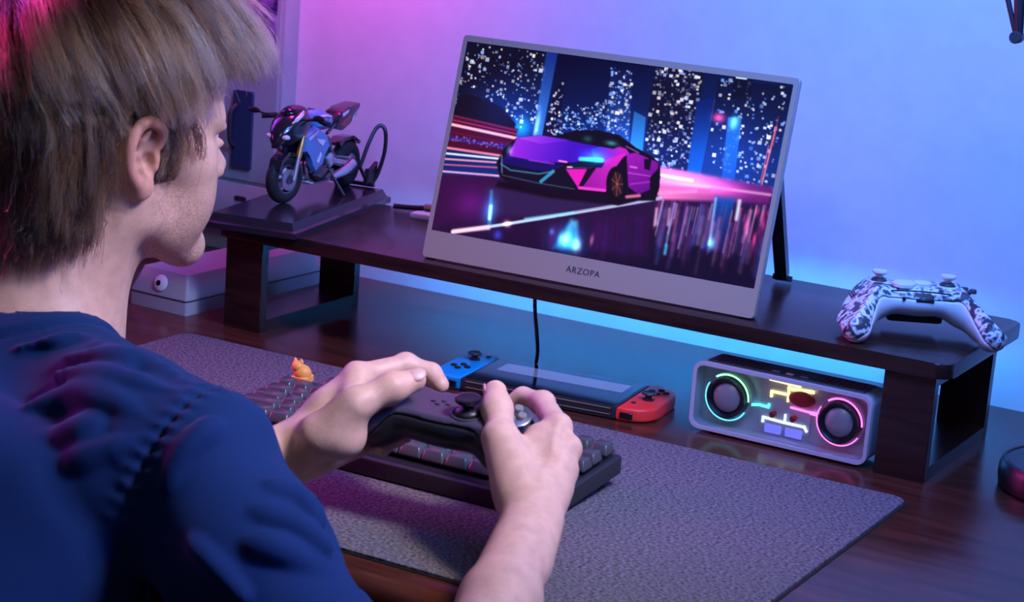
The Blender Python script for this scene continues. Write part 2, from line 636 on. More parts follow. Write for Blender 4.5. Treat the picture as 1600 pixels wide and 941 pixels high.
# ------------------------------------------------------------------ monitor riser
RZ, RT = 0.0984, 0.0146
ris = thing('monitor_riser', 'long dark brown wooden monitor riser along the wall', 'monitor stand', (0.395, 0.0, 0.0))
obj('top_board', prism(rrect(0.815, 0.232, 0.014, 6, (0, 0.1115)), RZ, RZ + RT, 0.0022, 2), M['riser'], ris)
for nm, x0 in (('left', -0.371), ('right', 0.371)):
    fr = obj('side_frame', add(add(add(box(0.048, 0.012, RZ, (x0, 0.006, RZ / 2), 0.0006, 1), box(0.048, 0.012, RZ, (x0, 0.184, RZ / 2), 0.0006, 1)),
                                   box(0.048, 0.166, 0.013, (x0, 0.095, 0.0065))), box(0.048, 0.166, 0.009, (x0, 0.095, RZ - 0.0045))), M['riser'], ris)
RTOP = RZ + RT

led = thing('led_light_strip', 'glowing cyan light strip under the rear of the riser', 'light strip', (0.40, 0.207, RZ - 0.0085), (math.radians(-30), 0, 0))
ch = bmesh.new()
add(ch, box(0.66, 0.0016, 0.0124, (0, -0.0042, 0), 0.0004, 1))
add(ch, box(0.66, 0.0100, 0.0014, (0, 0.0006, 0.0055), 0.0004, 1))
add(ch, box(0.66, 0.0100, 0.0014, (0, 0.0006, -0.0055), 0.0004, 1))
obj('channel', ch, M['dark'], led)
obj('diffuser', box(0.65, 0.0016, 0.0076, (0, -0.0024, 0), 0.0004, 1), M['led'], led)

# ------------------------------------------------------------------ portable monitor
MW, MH, MT = 0.366, 0.231, 0.008
TILT = math.atan2(0.056, 0.2235)
mon = thing('portable_monitor', 'thin tilted portable monitor showing a purple sports car at night', 'monitor', (0.4200, 0.0175, RTOP + 0.0014), (-TILT, 0.0, math.radians(0.9)))
sx0, sx1, sz0, sz1 = -MW / 2 + 0.0052, MW / 2 - 0.0052, 0.0285, MH - 0.0068
obj('back_shell', prism(rrect(MW, MH, 0.004, 4, (0, MH / 2)), 0.002, MT, 0.0012, 2, axis='y'), M['bezel_edge'], mon)
sr = [(p[0], p[1]) for p in rrect(sx1 - sx0, sz1 - sz0, 0.001, 4, ((sx0 + sx1) / 2, (sz0 + sz1) / 2))]
obj('bezel', frame_prism(rrect(MW - 0.001, MH - 0.001, 0.004, 4, (0, MH / 2)), sr, -0.0006, 0.0022, axis='y'), M['bezel'], mon)
obj('hinge_bar', box(MW - 0.03, 0.010, 0.005, (0, 0.006, 0.0006), 0.001), M['dark'], mon)


# the picture on the screen, drawn into the vertex colours of a fine flat grid
PW, PH = 560, 326
pic = np.zeros((PH, PW, 3))
src = np.array([(739, 65), (1249, 139), (1172, 459), (668, 371)], float)
dst = np.array([(0, 0), (1, 0), (1, 1), (0, 1)], float)
A_ = []
for (x, y), (u, v) in zip(src, dst):
    A_.append([x, y, 1, 0, 0, 0, -u * x, -u * y, u])
    A_.append([0, 0, 0, x, y, 1, -v * x, -v * y, v])
A_ = np.array(A_)
hm = np.append(np.linalg.solve(A_[:, :8], A_[:, 8]), 1).reshape(3, 3)


def scr(pts):
    q = np.c_[np.asarray(pts, float), np.ones(len(pts))] @ hm.T
    return q[:, :2] / q[:, 2:] * [PW, PH]


yy, xx = np.mgrid[0:PH, 0:PW] + 0.5


def cover(P, soft=1.0):
    P = np.asarray(P)
    inside = np.zeros((PH, PW), bool)
    dist = np.full((PH, PW), 1e9)
    for (x0, y0), (x1, y1) in zip(P, np.roll(P, -1, 0)):
        if y0 != y1:
            t = (yy - y0) / (y1 - y0)
            inside ^= ((yy >= min(y0, y1)) & (yy < max(y0, y1)) & (xx < x0 + t * (x1 - x0)))
        dx, dy = x1 - x0, y1 - y0
        t = np.clip(((xx - x0) * dx + (yy - y0) * dy) / max(dx * dx + dy * dy, 1e-9), 0, 1)
        dist = np.minimum(dist, np.hypot(xx - x0 - t * dx, yy - y0 - t * dy))
    sd = np.where(inside, -dist, dist)
    return np.clip(0.5 - sd / (2 * soft), 0, 1)


def blend(a, c):
    c = np.asarray(c, float)
    pic[:] = pic * (1 - a[..., None]) + c * a[..., None]


def poly(pts, c, soft=0.7, alpha=1.0):
    blend(cover(scr(pts), soft) * alpha, c)


def grad(pts, c0, c1, p0, p1, soft=0.7, alpha=1.0):
    a, b_ = scr([p0, p1])
    d = b_ - a
    t = np.clip(((xx - a[0]) * d[0] + (yy - a[1]) * d[1]) / (d @ d), 0, 1)[..., None]
    blend(cover(scr(pts), soft) * alpha, np.asarray(c0) * (1 - t) + np.asarray(c1) * t)


def stroke(pts, w, c, alpha=1.0, soft=0.6):
    P = scr(pts)
    dist = np.full((PH, PW), 1e9)
    for (x0, y0), (x1, y1) in zip(P[:-1], P[1:]):
        dx, dy = x1 - x0, y1 - y0
        t = np.clip(((xx - x0) * dx + (yy - y0) * dy) / max(dx * dx + dy * dy, 1e-9), 0, 1)
        dist = np.minimum(dist, np.hypot(xx - x0 - t * dx, yy - y0 - t * dy))
    blend(np.clip(0.5 - (dist - w / 2) / (2 * soft), 0, 1) * alpha, c)


def glow(p, rx, ry, c, a=1.0):
    q = scr([p])[0]
    g_ = np.exp(-(((xx - q[0]) / rx) ** 2 + ((yy - q[1]) / ry) ** 2)) * a
    pic[:] = pic + np.asarray(c, float) * g_[..., None]


def dots(quad, n_, cols, smin, smax, seed, bias=1.0):
    rg = np.random.default_rng(seed)
    q = np.asarray(quad, float)
    for _ in range(n_):
        u, v = rg.random(), rg.random() ** bias
        p = (q[0] * (1 - u) + q[1] * u) * (1 - v) + (q[3] * (1 - u) + q[2] * u) * v
        c = scr([p])[0]
        s = smin + (smax - smin) * rg.random() ** 2
        x0, x1, y0, y1 = c[0] - s, c[0] + s, c[1] - s * 0.95, c[1] + s * 0.95
        xa, xb, ya, yb = int(max(x0, 0)), int(min(x1 + 1, PW)), int(max(y0, 0)), int(min(y1 + 1, PH))
        if xa < xb and ya < yb:
            k_ = 0.45 + 0.55 * rg.random()
            cc = np.asarray(cols[rg.integers(len(cols))], float)
            pic[ya:yb, xa:xb] = pic[ya:yb, xa:xb] * (1 - k_) + cc * k_


# night sky and towers
grad([(640, 40), (1300, 40), (1300, 500), (640, 500)], (3, 4, 38), (10, 44, 120), (1000, 90), (1000, 270))
WHT = [(255, 250, 245), (220, 225, 255), (255, 235, 225), (150, 180, 255)]
BLU = [(120, 170, 255), (200, 220, 255), (80, 130, 230), (235, 240, 255)]
grad([(730, 60), (884, 80), (868, 150), (846, 225), (700, 200)], (8, 8, 26), (14, 40, 110), (800, 110), (820, 210))
dots([(742, 68), (868, 84), (846, 215), (705, 185)], 120, WHT, 0.8, 3.1, 1, 0.9)
dots([(742, 68), (868, 84), (846, 215), (705, 185)], 130, BLU, 0.5, 1.3, 2)
grad([(866, 82), (884, 85), (852, 222), (838, 220)], (20, 50, 150), (60, 140, 235), (875, 90), (845, 215), alpha=0.8)
glow((820, 205), 16, 16, (10, 130, 190))
glow((846, 200), 4, 20, (110, 120, 160))
poly([(880, 135), (893, 130), (878, 222), (852, 222)], (8, 8, 40))
dots([(880, 135), (893, 132), (876, 220), (853, 220)], 40, WHT, 0.6, 1.8, 3)
dots([(884, 175), (962, 160), (955, 225), (872, 222)], 210, BLU, 0.5, 1.7, 4, 0.8)
grad([(968, 112), (1000, 116), (990, 232), (950, 228)], (10, 16, 66), (30, 70, 160), (985, 115), (970, 230))
dots([(968, 110), (1000, 118), (988, 232), (952, 226)], 150, BLU + WHT, 0.6, 2.4, 5)
grad([(1000, 180), (1018, 190), (1010, 245), (990, 240)], (40, 110, 190), (50, 150, 230), (1010, 185), (1000, 240), alpha=0.8)
poly([(1036, 104), (1112, 115), (1098, 200), (1080, 290), (1006, 280)], (12, 10, 36))
dots([(1038, 106), (1110, 117), (1080, 285), (1008, 278)], 150, WHT, 0.9, 3.0, 6)
dots([(1038, 106), (1110, 117), (1080, 285), (1008, 278)], 160, [(110, 110, 150), (70, 80, 130), (150, 140, 170)], 0.6, 1.8, 7)
grad([(1098, 165), (1124, 160), (1110, 290), (1076, 285)], (6, 26, 100), (12, 80, 170), (1110, 170), (1090, 280))
stroke([(1127, 162), (1100, 280)], 2.4, (110, 120, 220), 0.8)
grad([(1134, 130), (1246, 142), (1205, 310), (1096, 290)], (6, 8, 40), (16, 40, 110), (1190, 140), (1150, 300))
dots([(1134, 128), (1244, 145), (1206, 300), (1104, 286)], 190, WHT + BLU, 0.7, 2.8, 8)
poly([(1158, 128), (1186, 132), (1180, 165), (1152, 160)], (4, 4, 22), alpha=0.75)
stroke([(1162, 127), (1176, 129)], 4, (225, 240, 245))
grad([(1145, 190), (1166, 190), (1150, 290), (1130, 290)], (30, 110, 200), (16, 70, 170), (1155, 190), (1140, 290), alpha=0.85)
glow((1131, 191), 9, 7, (255, 60, 110))
glow((1154, 198), 6, 9, (110, 190, 220))
stroke([(1218, 205), (1190, 300)], 2.6, (240, 110, 110), 0.9)
stroke([(1205, 235), (1190, 290)], 2.0, (200, 80, 110), 0.8)
stroke([(1222, 190), (1212, 235)], 1.4, (200, 40, 80), 0.8)
for k in range(24):
    glow((1040 + 7.2 * k, 278 + 1.3 * k + 5 * math.sin(k * 2.1)), 4, 3, [(170, 60, 110), (90, 110, 220), (150, 140, 200)][k % 3])
# dark hillside and light trails on the left
poly([(722, 150), (745, 152), (790, 172), (812, 200), (806, 214), (708, 190)], (14, 6, 12), 1.5)
poly([(700, 182), (815, 208), (800, 250), (690, 240)], (70, 8, 34), 2)
for i, (a_, b_, w_, c_) in enumerate([((712, 186), (812, 210), 1.6, (150, 40, 60)), ((710, 193), (812, 216), 2.0, (190, 40, 80)), ((707, 200), (812, 223), 5.0, (255, 190, 205)),
                                     ((704, 212), (800, 232), 4.0, (90, 10, 50)), ((700, 222), (795, 236), 6.0, (40, 30, 120)), ((698, 238), (786, 251), 4.2, (235, 130, 165)),
                                     ((696, 247), (785, 256), 3.6, (230, 240, 250)), ((694, 256), (782, 262), 3.2, (240, 150, 190)), ((692, 265), (780, 270), 2.6, (215, 90, 140)),
                                     ((688, 276), (790, 284), 3.4, (255, 175, 225))]):
    stroke([a_, b_], w_, c_, 0.95)
dots([(705, 216), (790, 232), (788, 240), (702, 226)], 60, [(110, 80, 200), (190, 110, 180), (70, 60, 180)], 0.5, 1.5, 9)
# road
grad([(684, 281), (800, 288), (1040, 300), (1215, 312), (1180, 470), (650, 400)], (46, 14, 62), (14, 5, 34), (900, 300), (900, 430))
poly([(684, 281), (770, 287), (745, 330), (668, 372)], (52, 10, 62), 6, 0.8)
poly([(760, 300), (960, 330), (840, 352), (760, 345)], (44, 30, 78), 6, 0.8)
grad([(1036, 268), (1210, 300), (1200, 326), (1110, 322), (1030, 320)], (255, 120, 190), (90, 20, 90), (1045, 300), (1170, 310), 3)
stroke([(1035, 281), (1085, 290)], 4.5, (255, 250, 240))
stroke([(1036, 292), (1110, 300)], 5, (255, 130, 190), 0.8)
stroke([(1030, 310), (1090, 306)], 6, (255, 140, 200), 0.7)
rg_ = np.random.default_rng(11)
for k in range(46):
    x_ = 1032 + 176 * rg_.random()
    y_ = 318 + 14 * rg_.random() + (x_ - 1032) * 0.06
    L_ = 18 + 62 * rg_.random()
    c_ = [(235, 190, 235), (190, 60, 130), (120, 150, 240), (230, 90, 140), (90, 40, 150), (250, 230, 245)][k % 6]
    stroke([(x_, y_), (x_ - L_ * 0.27, y_ + L_)], 1.0 + 3.0 * rg_.random(), c_, 0.25 + 0.5 * rg_.random(), 1.2)
grad([(1120, 315), (1150, 318), (1125, 400), (1095, 400)], (10, 70, 160), (20, 20, 90), (1135, 320), (1110, 400), 3, 0.85)
stroke([(1120, 318), (1106, 390)], 4, (140, 190, 255), 0.75, 1.5)
glow((1109, 388), 6, 9, (90, 210, 230))
stroke([(1156, 322), (1150, 350)], 6, (230, 240, 255), 0.8, 2)
stroke([(1040, 392), (1037, 405)], 5, (60, 170, 230), 0.9, 2)
stroke([(1028, 335), (1024, 360)], 5, (235, 190, 230), 0.8, 2)
stroke([(1048, 335), (1044, 360)], 4, (225, 190, 240), 0.7, 2)
for k in range(16):
    x_ = 1160 + 40 * rg_.random()
    y_ = 335 + 60 * rg_.random()
    glow((x_, y_), 2.5, 8, (200, 50, 100), 0.5)
poly([(925, 350), (1015, 345), (1010, 410), (930, 400)], (52, 10, 74), 8, 0.7)
for k in range(10):
    stroke([(945 + 9 * k, 352 + k), (941 + 9 * k, 385 + 4 * k)], 2, (26, 6, 30), 0.5, 2)
poly([(780, 292), (860, 300), (1000, 320), (960, 328), (860, 318), (775, 300)], (8, 3, 12), 3)
# reflections of lamps on the wet road
stroke([(768, 308), (762, 368)], 4, (60, 160, 220), 0.7, 3)
stroke([(766, 332), (763, 352)], 5, (205, 255, 255), 0.95, 2)
glow((764, 340), 12, 22, (20, 90, 150))
stroke([(702, 374), (780, 362), (880, 345), (960, 331), (1034, 318)], 5.0, (200, 225, 255), 0.95, 1.0)
stroke([(704, 373), (760, 366)], 8.0, (255, 215, 235), 0.85, 1.5)
stroke([(820, 352), (900, 341)], 4.0, (130, 220, 255), 0.7, 1.5)
stroke([(900, 340), (1034, 318)], 2.5, (150, 140, 180), 0.8, 1)
glow((791, 360), 6, 5, (250, 200, 230))
grad([(893, 352), (903, 355), (905, 400), (862, 398)], (90, 190, 245), (30, 120, 200), (895, 355), (885, 395), 4, 0.8)
glow((885, 385), 28, 22, (10, 90, 150))
glow((881, 384), 9, 10, (190, 255, 240))
glow((899, 393), 8, 10, (190, 255, 240))
glow((862, 372), 4, 5, (60, 120, 200))
glow((924, 385), 3, 9, (150, 60, 90))
glow((775, 378), 7, 8, (30, 60, 190), 0.8)
# city glow, brighter wet road and more streaked reflections
glow((1000, 250), 120, 46, (6, 30, 84))
glow((1150, 250), 70, 60, (10, 26, 70))
glow((790, 180), 60, 46, (4, 18, 60))
glow((1080, 292), 44, 12, (150, 60, 90))
glow((1120, 300), 60, 10, (110, 30, 80))
stroke([(1034, 287), (1130, 302), (1204, 312)], 3.5, (255, 190, 225), 0.75, 2)
stroke([(1036, 300), (1110, 306)], 7, (240, 90, 170), 0.5, 3)
for k in range(120):
    x_ = 1030 + 178 * rg_.random()
    y_ = 322 + 60 * rg_.random() + (x_ - 1032) * 0.08
    L_ = 14 + 48 * rg_.random()
    c_ = [(200, 150, 230), (150, 40, 110), (70, 110, 230), (190, 60, 120), (60, 30, 120), (220, 190, 240), (30, 60, 170)][k % 7]
    stroke([(x_, y_), (x_ - L_ * 0.25, y_ + L_)], 2.0 + 5.0 * rg_.random(), c_, 0.10 + 0.22 * rg_.random(), 3)
for k in range(26):
    x_ = 800 + 200 * rg_.random()
    stroke([(x_, 350 + 20 * rg_.random()), (x_ - 6, 385 + 40 * rg_.random())], 3 + 5 * rg_.random(), [(90, 20, 120), (30, 30, 110), (20, 6, 30)][k % 3], 0.25, 4)
glow((735, 330), 30, 26, (40, 8, 50))
# the car
poly([(778, 262), (792, 238), (812, 222), (845, 218), (872, 219), (905, 211), (940, 210), (975, 218), (1000, 238), (1022, 250), (1036, 262), (1036, 285), (1026, 322), (1000, 322), (968, 330), (945, 326), (880, 315), (800, 296), (782, 285)], (14, 4, 20), 1)
grad([(800, 245), (812, 223), (850, 221), (905, 228), (955, 235), (945, 252), (900, 262), (855, 262), (800, 252)], (150, 40, 225), (62, 16, 190), (810, 230), (890, 262))
grad([(812, 222), (850, 218), (900, 226), (850, 232)], (180, 70, 240), (100, 30, 215), (815, 222), (880, 230))
grad([(930, 240), (962, 232), (985, 240), (990, 248), (960, 262), (935, 268)], (40, 60, 240), (190, 30, 200), (930, 250), (975, 250))
grad([(950, 258), (985, 246), (968, 268), (955, 290), (950, 306), (912, 302), (898, 275), (922, 272)], (215, 40, 200), (150, 20, 160), (975, 250), (920, 300))
poly([(872, 220), (905, 211), (940, 210), (970, 217), (985, 232), (965, 240), (920, 232)], (10, 8, 20))
glow((925, 224), 8, 5, (20, 60, 60))
glow((962, 231), 10, 4, (50, 120, 130))
poly([(792, 250), (850, 262), (890, 266), (862, 276), (820, 272), (786, 262)], (18, 12, 96))
poly([(786, 264), (862, 278), (888, 268), (905, 300), (870, 306), (800, 290)], (10, 10, 30))
stroke([(785, 264), (800, 274), (845, 280), (868, 276)], 2.5, (70, 130, 170), 0.85)
stroke([(868, 276), (848, 292)], 6, (60, 160, 210), 0.85)
stroke([(786, 282), (840, 294), (900, 304)], 1.6, (80, 110, 130), 0.7)
stroke([(787, 250), (786, 278)], 2.5, (90, 130, 190), 0.8)
glow((800, 242), 5, 8, (120, 150, 220), 0.7)
poly([(888, 272), (922, 272), (906, 302)], (225, 25, 185))
stroke([(891, 269), (921, 269)], 2.6, (240, 200, 250))
poly([(922, 272), (938, 268), (914, 300), (908, 298)], (16, 6, 26))
stroke([(908, 302), (948, 306)], 5, (235, 60, 205))
poly([(893, 262), (950, 262), (945, 270), (900, 270)], (10, 20, 60))
stroke([(912, 256), (946, 258)], 7, (70, 220, 245), 0.95, 1.5)
glow((935, 253), 18, 9, (20, 120, 210))
stroke([(878, 259), (890, 261)], 3, (255, 130, 230))
stroke([(830, 258), (870, 264)], 1.6, (190, 70, 235), 0.8)
grad([(985, 248), (1000, 246), (1034, 262), (1030, 300), (1000, 312), (985, 300)], (150, 20, 175), (90, 10, 130), (990, 255), (1020, 310))
stroke([(986, 278), (1026, 284)], 1.6, (215, 90, 225), 0.8)
stroke([(990, 268), (1000, 270)], 2.5, (240, 130, 230), 0.8)
stroke([(988, 296), (1020, 292)], 2.2, (190, 60, 210), 0.7)
poly([(1012, 256), (1024, 256), (1020, 274), (1012, 272)], (16, 4, 24))
stroke([(985, 236), (1004, 246)], 2, (180, 120, 220), 0.7)
stroke([(982, 316), (1002, 314)], 5, (235, 120, 170), 0.9, 1.5)
wheel = [(966 + 15 * math.cos(a_) + 3 * math.sin(a_), 296 - 28 * math.sin(a_) + 0.2 * 15 * math.cos(a_)) for a_ in np.linspace(0, 2 * PI, 28)[:-1]]
poly(wheel, (8, 5, 10))
wheel2 = [(968 + 9 * math.cos(a_) + 2 * math.sin(a_), 296 - 20 * math.sin(a_) + 0.2 * 9 * math.cos(a_)) for a_ in np.linspace(0, 2 * PI, 28)[:-1]]
poly(wheel2, (46, 18, 30))
for a_ in np.linspace(0, 2 * PI, 8)[:-1]:
    stroke([(968, 296), (968 + 9 * math.cos(a_), 296 - 19 * math.sin(a_))], 1.2, (190, 110, 80), 0.7)
poly([(1020, 285), (1036, 268), (1034, 300), (1026, 322), (1018, 318)], (10, 4, 14))

pk_ = np.pad(pic, ((1, 1), (1, 1), (0, 0)), mode='edge')
pic = 0.52 * pic + 0.12 * (pk_[:-2, 1:-1] + pk_[2:, 1:-1] + pk_[1:-1, :-2] + pk_[1:-1, 2:])
pic = np.clip(pic, 0, 255) / 255.0
lin = np.where(pic <= 0.04045, pic / 12.92, ((pic + 0.055) / 1.055) ** 2.4)
gx, gz = np.meshgrid(np.linspace(sx0, sx1, PW), np.linspace(sz1, sz0, PH))
V = np.stack([gx.ravel(), np.full(gx.size, 0.0004), gz.ravel()], 1)
ii = np.arange(PW * PH).reshape(PH, PW)
F = np.stack([ii[:-1, :-1], ii[1:, :-1], ii[1:, 1:], ii[:-1, 1:]], -1).reshape(-1, 4)
M['screen'] = mat('screen_picture', (0.004, 0.004, 0.006), 0.35, spec=0.3)
n, l, b = nodes(M['screen'])
at = n.new('ShaderNodeAttribute')
at.attribute_name = 'picture'
l.new(at.outputs['Color'], b.inputs['Emission Color'])
b.inputs['Emission Strength'].default_value = 1.15
so = raw_mesh('screen', V, F, M['screen'], mon, smooth=False)
ca = so.data.color_attributes.new('picture', 'FLOAT_COLOR', 'POINT')
ca.data.foreach_set('color', np.c_[lin.reshape(-1, 3), np.ones(PW * PH)].astype(np.float32).ravel())


def text(name, s, size, mt, parent, loc, rot=(PI / 2, 0, 0), depth=0.0002, spacing=1.0):
    fc = bpy.data.curves.new(name, 'FONT')
    fc.body = s
    fc.size = size
    fc.extrude = depth
    fc.align_x = 'CENTER'
    fc.align_y = 'CENTER'
    fc.space_character = spacing
    fc.materials.append(mt)
    tmp = bpy.data.objects.new(name, fc)
    COL.objects.link(tmp)
    dg = bpy.context.evaluated_depsgraph_get()
    me = bpy.data.meshes.new_from_object(tmp.evaluated_get(dg))
    bpy.data.objects.remove(tmp)
    o = bpy.data.objects.new(name, me)
    link(o, parent)
    o.location = loc
    o.rotation_euler = rot
    return o


text('lettering', 'ARZOPA', 0.0088, M['dark'], mon, (-0.0005, -0.0007, 0.0145), spacing=1.12)
ks = obj('kickstand', add(box(0.345, 0.004, 0.012, (0, 0.002, 0.06), 0.001), box(0.02, 0.004, 0.05, (0, 0.002, 0.03), 0.001)), M['black'], mon, loc=(0, MT + 0.001, 0.100), rot=(math.radians(0), 0, 0))
# the two legs swing out from the hinge bar down to the riser's rear
for sx in (-1, 1):
    lg = tube([(sx * 0.166, MT + 0.002, 0.165), (sx * 0.139, 0.1760, 0.0500)], 0.0088, 4)
    bmesh.ops.scale(lg, vec=(1, 1, 1), verts=lg.verts)
    o_ = obj('stand_leg', lg, M['black'], mon)
    obj('rubber_foot', box(0.018, 0.012, 0.006, (sx * 0.139, 0.1775, 0.0482), 0.001), M['rubber'], o_, rot=(0, 0, 0))

# ------------------------------------------------------------------ cable hanging under the riser and the loose plug by the monitor
cb = obj('hanging_cable', tube(spline([(0.352, 0.050, RZ - 0.0005), (0.3525, 0.052, 0.075), (0.353, 0.060, 0.045), (0.350, 0.070, 0.025), (0.346, 0.076, 0.0105)]), 0.0020), M['black'])
tag(cb, 'thin black cable hanging from the riser behind the handheld console', 'cable')
pg = thing('charging_plug', 'tan cable end with white plug lying left of the monitor', 'plug', (0.135, 0.235 - 0.03, RTOP))
M['tan'] = mat('tan_sleeve', (0.32, 0.18, 0.13), 0.5)
obj('plug_shell', box(0.045, 0.016, 0.006, (0.0, -0.012, 0.0035), 0.002), M['white'], pg, rot=(0, 0, 0.1))
obj('cord', tube(spline([(-0.060, 0.006, 0.004), (-0.035, 0.012, 0.005), (-0.01, 0.014, 0.008), (0.02, 0.010, 0.0085), (0.06, 0.006, 0.005)]), [0.003] * 25 + [0.0045] * 8), M['black'], pg)
obj('sleeve', tube([(-0.022, 0.0135, 0.0070), (0.004, 0.0125, 0.0088), (0.03, 0.0095, 0.0078)], 0.0046), M['tan'], pg)

# ------------------------------------------------------------------ keyboard
KW, KD = 0.3445, 0.1330
kb = thing('mechanical_keyboard', 'dark mechanical keyboard with an orange corner key on the felt mat', 'keyboard', (0.4150, -0.2690, MATZ), (0, 0, 0))
KT = math.radians(4.5)
kcase = obj('case', prism(rrect(KW, KD, 0.006, 4), 0, 0.0155, 0.0016, 2), M['keyboard'], kb, loc=(0, 0, 0.0065), rot=(KT, 0, 0))
obj('key_well', prism(rrect(KW - 0.011, KD - 0.012, 0.003, 3), 0.0153, 0.0158), M['black'], kb, loc=(0, 0, 0.0065), rot=(KT, 0, 0))
for sx in (-1, 1):
    obj('rear_foot', box(0.03, 0.012, 0.0145, (sx * 0.145, 0.054, 0.0073), 0.001), M['rubber'], kb)
    obj('front_foot', box(0.03, 0.008, 0.0035, (sx * 0.145, -0.058, 0.00175), 0.0006), M['rubber'], kb)
U = 0.01825
rows = [  # (row centre index from the back, list of (width, gap before))
    [(1, 0), (1, 1), (1, 0), (1, 0), (1, 0), (1, .5), (1, 0), (1, 0), (1, 0), (1, .5), (1, 0), (1, 0), (1, 0), (1, .25), (1, 0), (1, 0)],
    [(1, 0)] * 13 + [(2, 0), (1, .25), (1, 0), (1, 0)],
    [(1.5, 0)] + [(1, 0)] * 12 + [(1.5, 0), (1, .25), (1, 0), (1, 0)],
    [(1.75, 0)] + [(1, 0)] * 11 + [(2.25, 0)],
    [(2.25, 0)] + [(1, 0)] * 10 + [(2.75, 0), (1, 1.25)],
    [(1.25, 0)] * 3 + [(6.25, 0)] + [(1.25, 0)] * 4 + [(1, .25), (1, 0), (1, 0)],
]
cap_mesh = {}


def keycap_mesh(w):
    if w in cap_mesh:
        return cap_mesh[w]
    bm = bmesh.new()
    W_, D_ = w * U - 0.0011, U - 0.0011
    lv = [(W_, D_, 0.0, 0), (W_ - 0.0006, D_ - 0.0006, 0.002, 0), (W_ - 0.0044, D_ - 0.0048, 0.0085, 0.0008), (W_ - 0.0056, D_ - 0.006, 0.0091, 0.0008)]
    rings_ = []
    for (a, d, z, sh) in lv:
        rings_.append([bm.verts.new((p[0], p[1] + sh, z)) for p in rrect(a, d, min(0.0016, d / 3), 3)])
    k = len(rings_[0])
    for r0, r1 in zip(rings_, rings_[1:]):
        for i in range(k):
            bm.faces.new((r0[i], r0[(i + 1) % k], r1[(i + 1) % k], r1[i]))
    c = bm.verts.new((0, 0.0008, 0.0086))
    for i in range(k):
        bm.faces.new((rings_[-1][i], rings_[-1][(i + 1) % k], c))
    bm.faces.new(rings_[0][::-1])
    for f in bm.faces:
        f.smooth = True
    for e_ in bm.edges:
        if len(e_.link_faces) == 2 and e_.calc_face_angle(0) > math.radians(38):
            e_.smooth = False
    me = bpy.data.meshes.new('keycap')
    bm.to_mesh(me)
    bm.free()
    me.materials.append(M['keycap'])
    cap_mesh[w] = me
    return me


x_left = -KW / 2 + 0.0065
for ri, row in enumerate(rows):
    x = x_left
    yk = 0.0520 - ri * U - (0.0045 if ri else 0)
    for ci, (w, gap) in enumerate(row):
        x += gap * U
        if not (ri == 0 and ci == 0):
            o_ = bpy.data.objects.new('keycap', keycap_mesh(w))
            link(o_, kb)
            zc = 0.0065 + 0.0185
            o_.location = (x + w * U / 2, yk * math.cos(KT) - 0.0185 * math.sin(KT), zc + yk * math.sin(KT) + 0.0012 * abs(ri - 2.5) / 2.5)
            o_.rotation_euler = (KT, 0, 0)
        else:
            ek = bmesh.new()
            add(ek, ball((0.0085, 0.0080, 0.0085), (0, 0, 0.0085)))
            add(ek, prism(rrect(0.0165, 0.0165, 0.003, 4), 0, 0.007, 0.001, 1))
            add(ek, ball((0.0062, 0.0058, 0.0056), (-0.0040, -0.002, 0.0150)))
            for s_ in (-1, 1):
                add(ek, lathe([(0.0022, 0), (0.0016, 0.002), (0, 0.0042)], 10, c=(-0.0040 + s_ * 0.0034, -0.001, 0.0192)))
            obj('novelty_keycap', ek, M['orange'], kb, loc=(x + w * U / 2, yk, 0.0065 + 0.0185 + yk * math.sin(KT)), rot=(KT, 0, 0)).__setitem__('label', 'orange figure shaped corner keycap')
        x += w * U

# ------------------------------------------------------------------ handheld console
hc = thing('handheld_console', 'black handheld console with blue left and red right controllers lying flat', 'game console', (0.4005, 0.0185, 0.0), (0, 0, math.radians(6.5)))
S_ = 0.955
bw, bd, bt = 0.173 * S_, 0.1015 * S_, 0.0135
obj('body', prism(rrect(bw, bd, 0.002, 3), 0.0010, bt, 0.0015, 2), M['console_body'], hc)
obj('screen_glass', prism(rrect(bw - 0.006, bd - 0.005, 0.003, 3), bt - 0.0003, bt + 0.0004), M['console_glass'], hc)
M['display'] = mat('console_lavender_band', (0.01, 0.01, 0.015), 0.1, emit=(0.12, 0.13, 0.36), strength=0.75)
obj('lavender_band', box(bw - 0.030, 0.030, 0.0003, (0.002, 0.016, bt + 0.0005)), M['display'], hc)  # even lavender emissive band across the rear half of the glass
obj('front_trim', box(bw - 0.012, 0.0008, 0.0010, (0, -bd / 2 - 0.0002, bt - 0.0022)), M['gold_line'], hc)
obj('front_trim', box(bw - 0.012, 0.0008, 0.0008, (0, -bd / 2 - 0.0002, 0.0052)), M['gold_line'], hc)
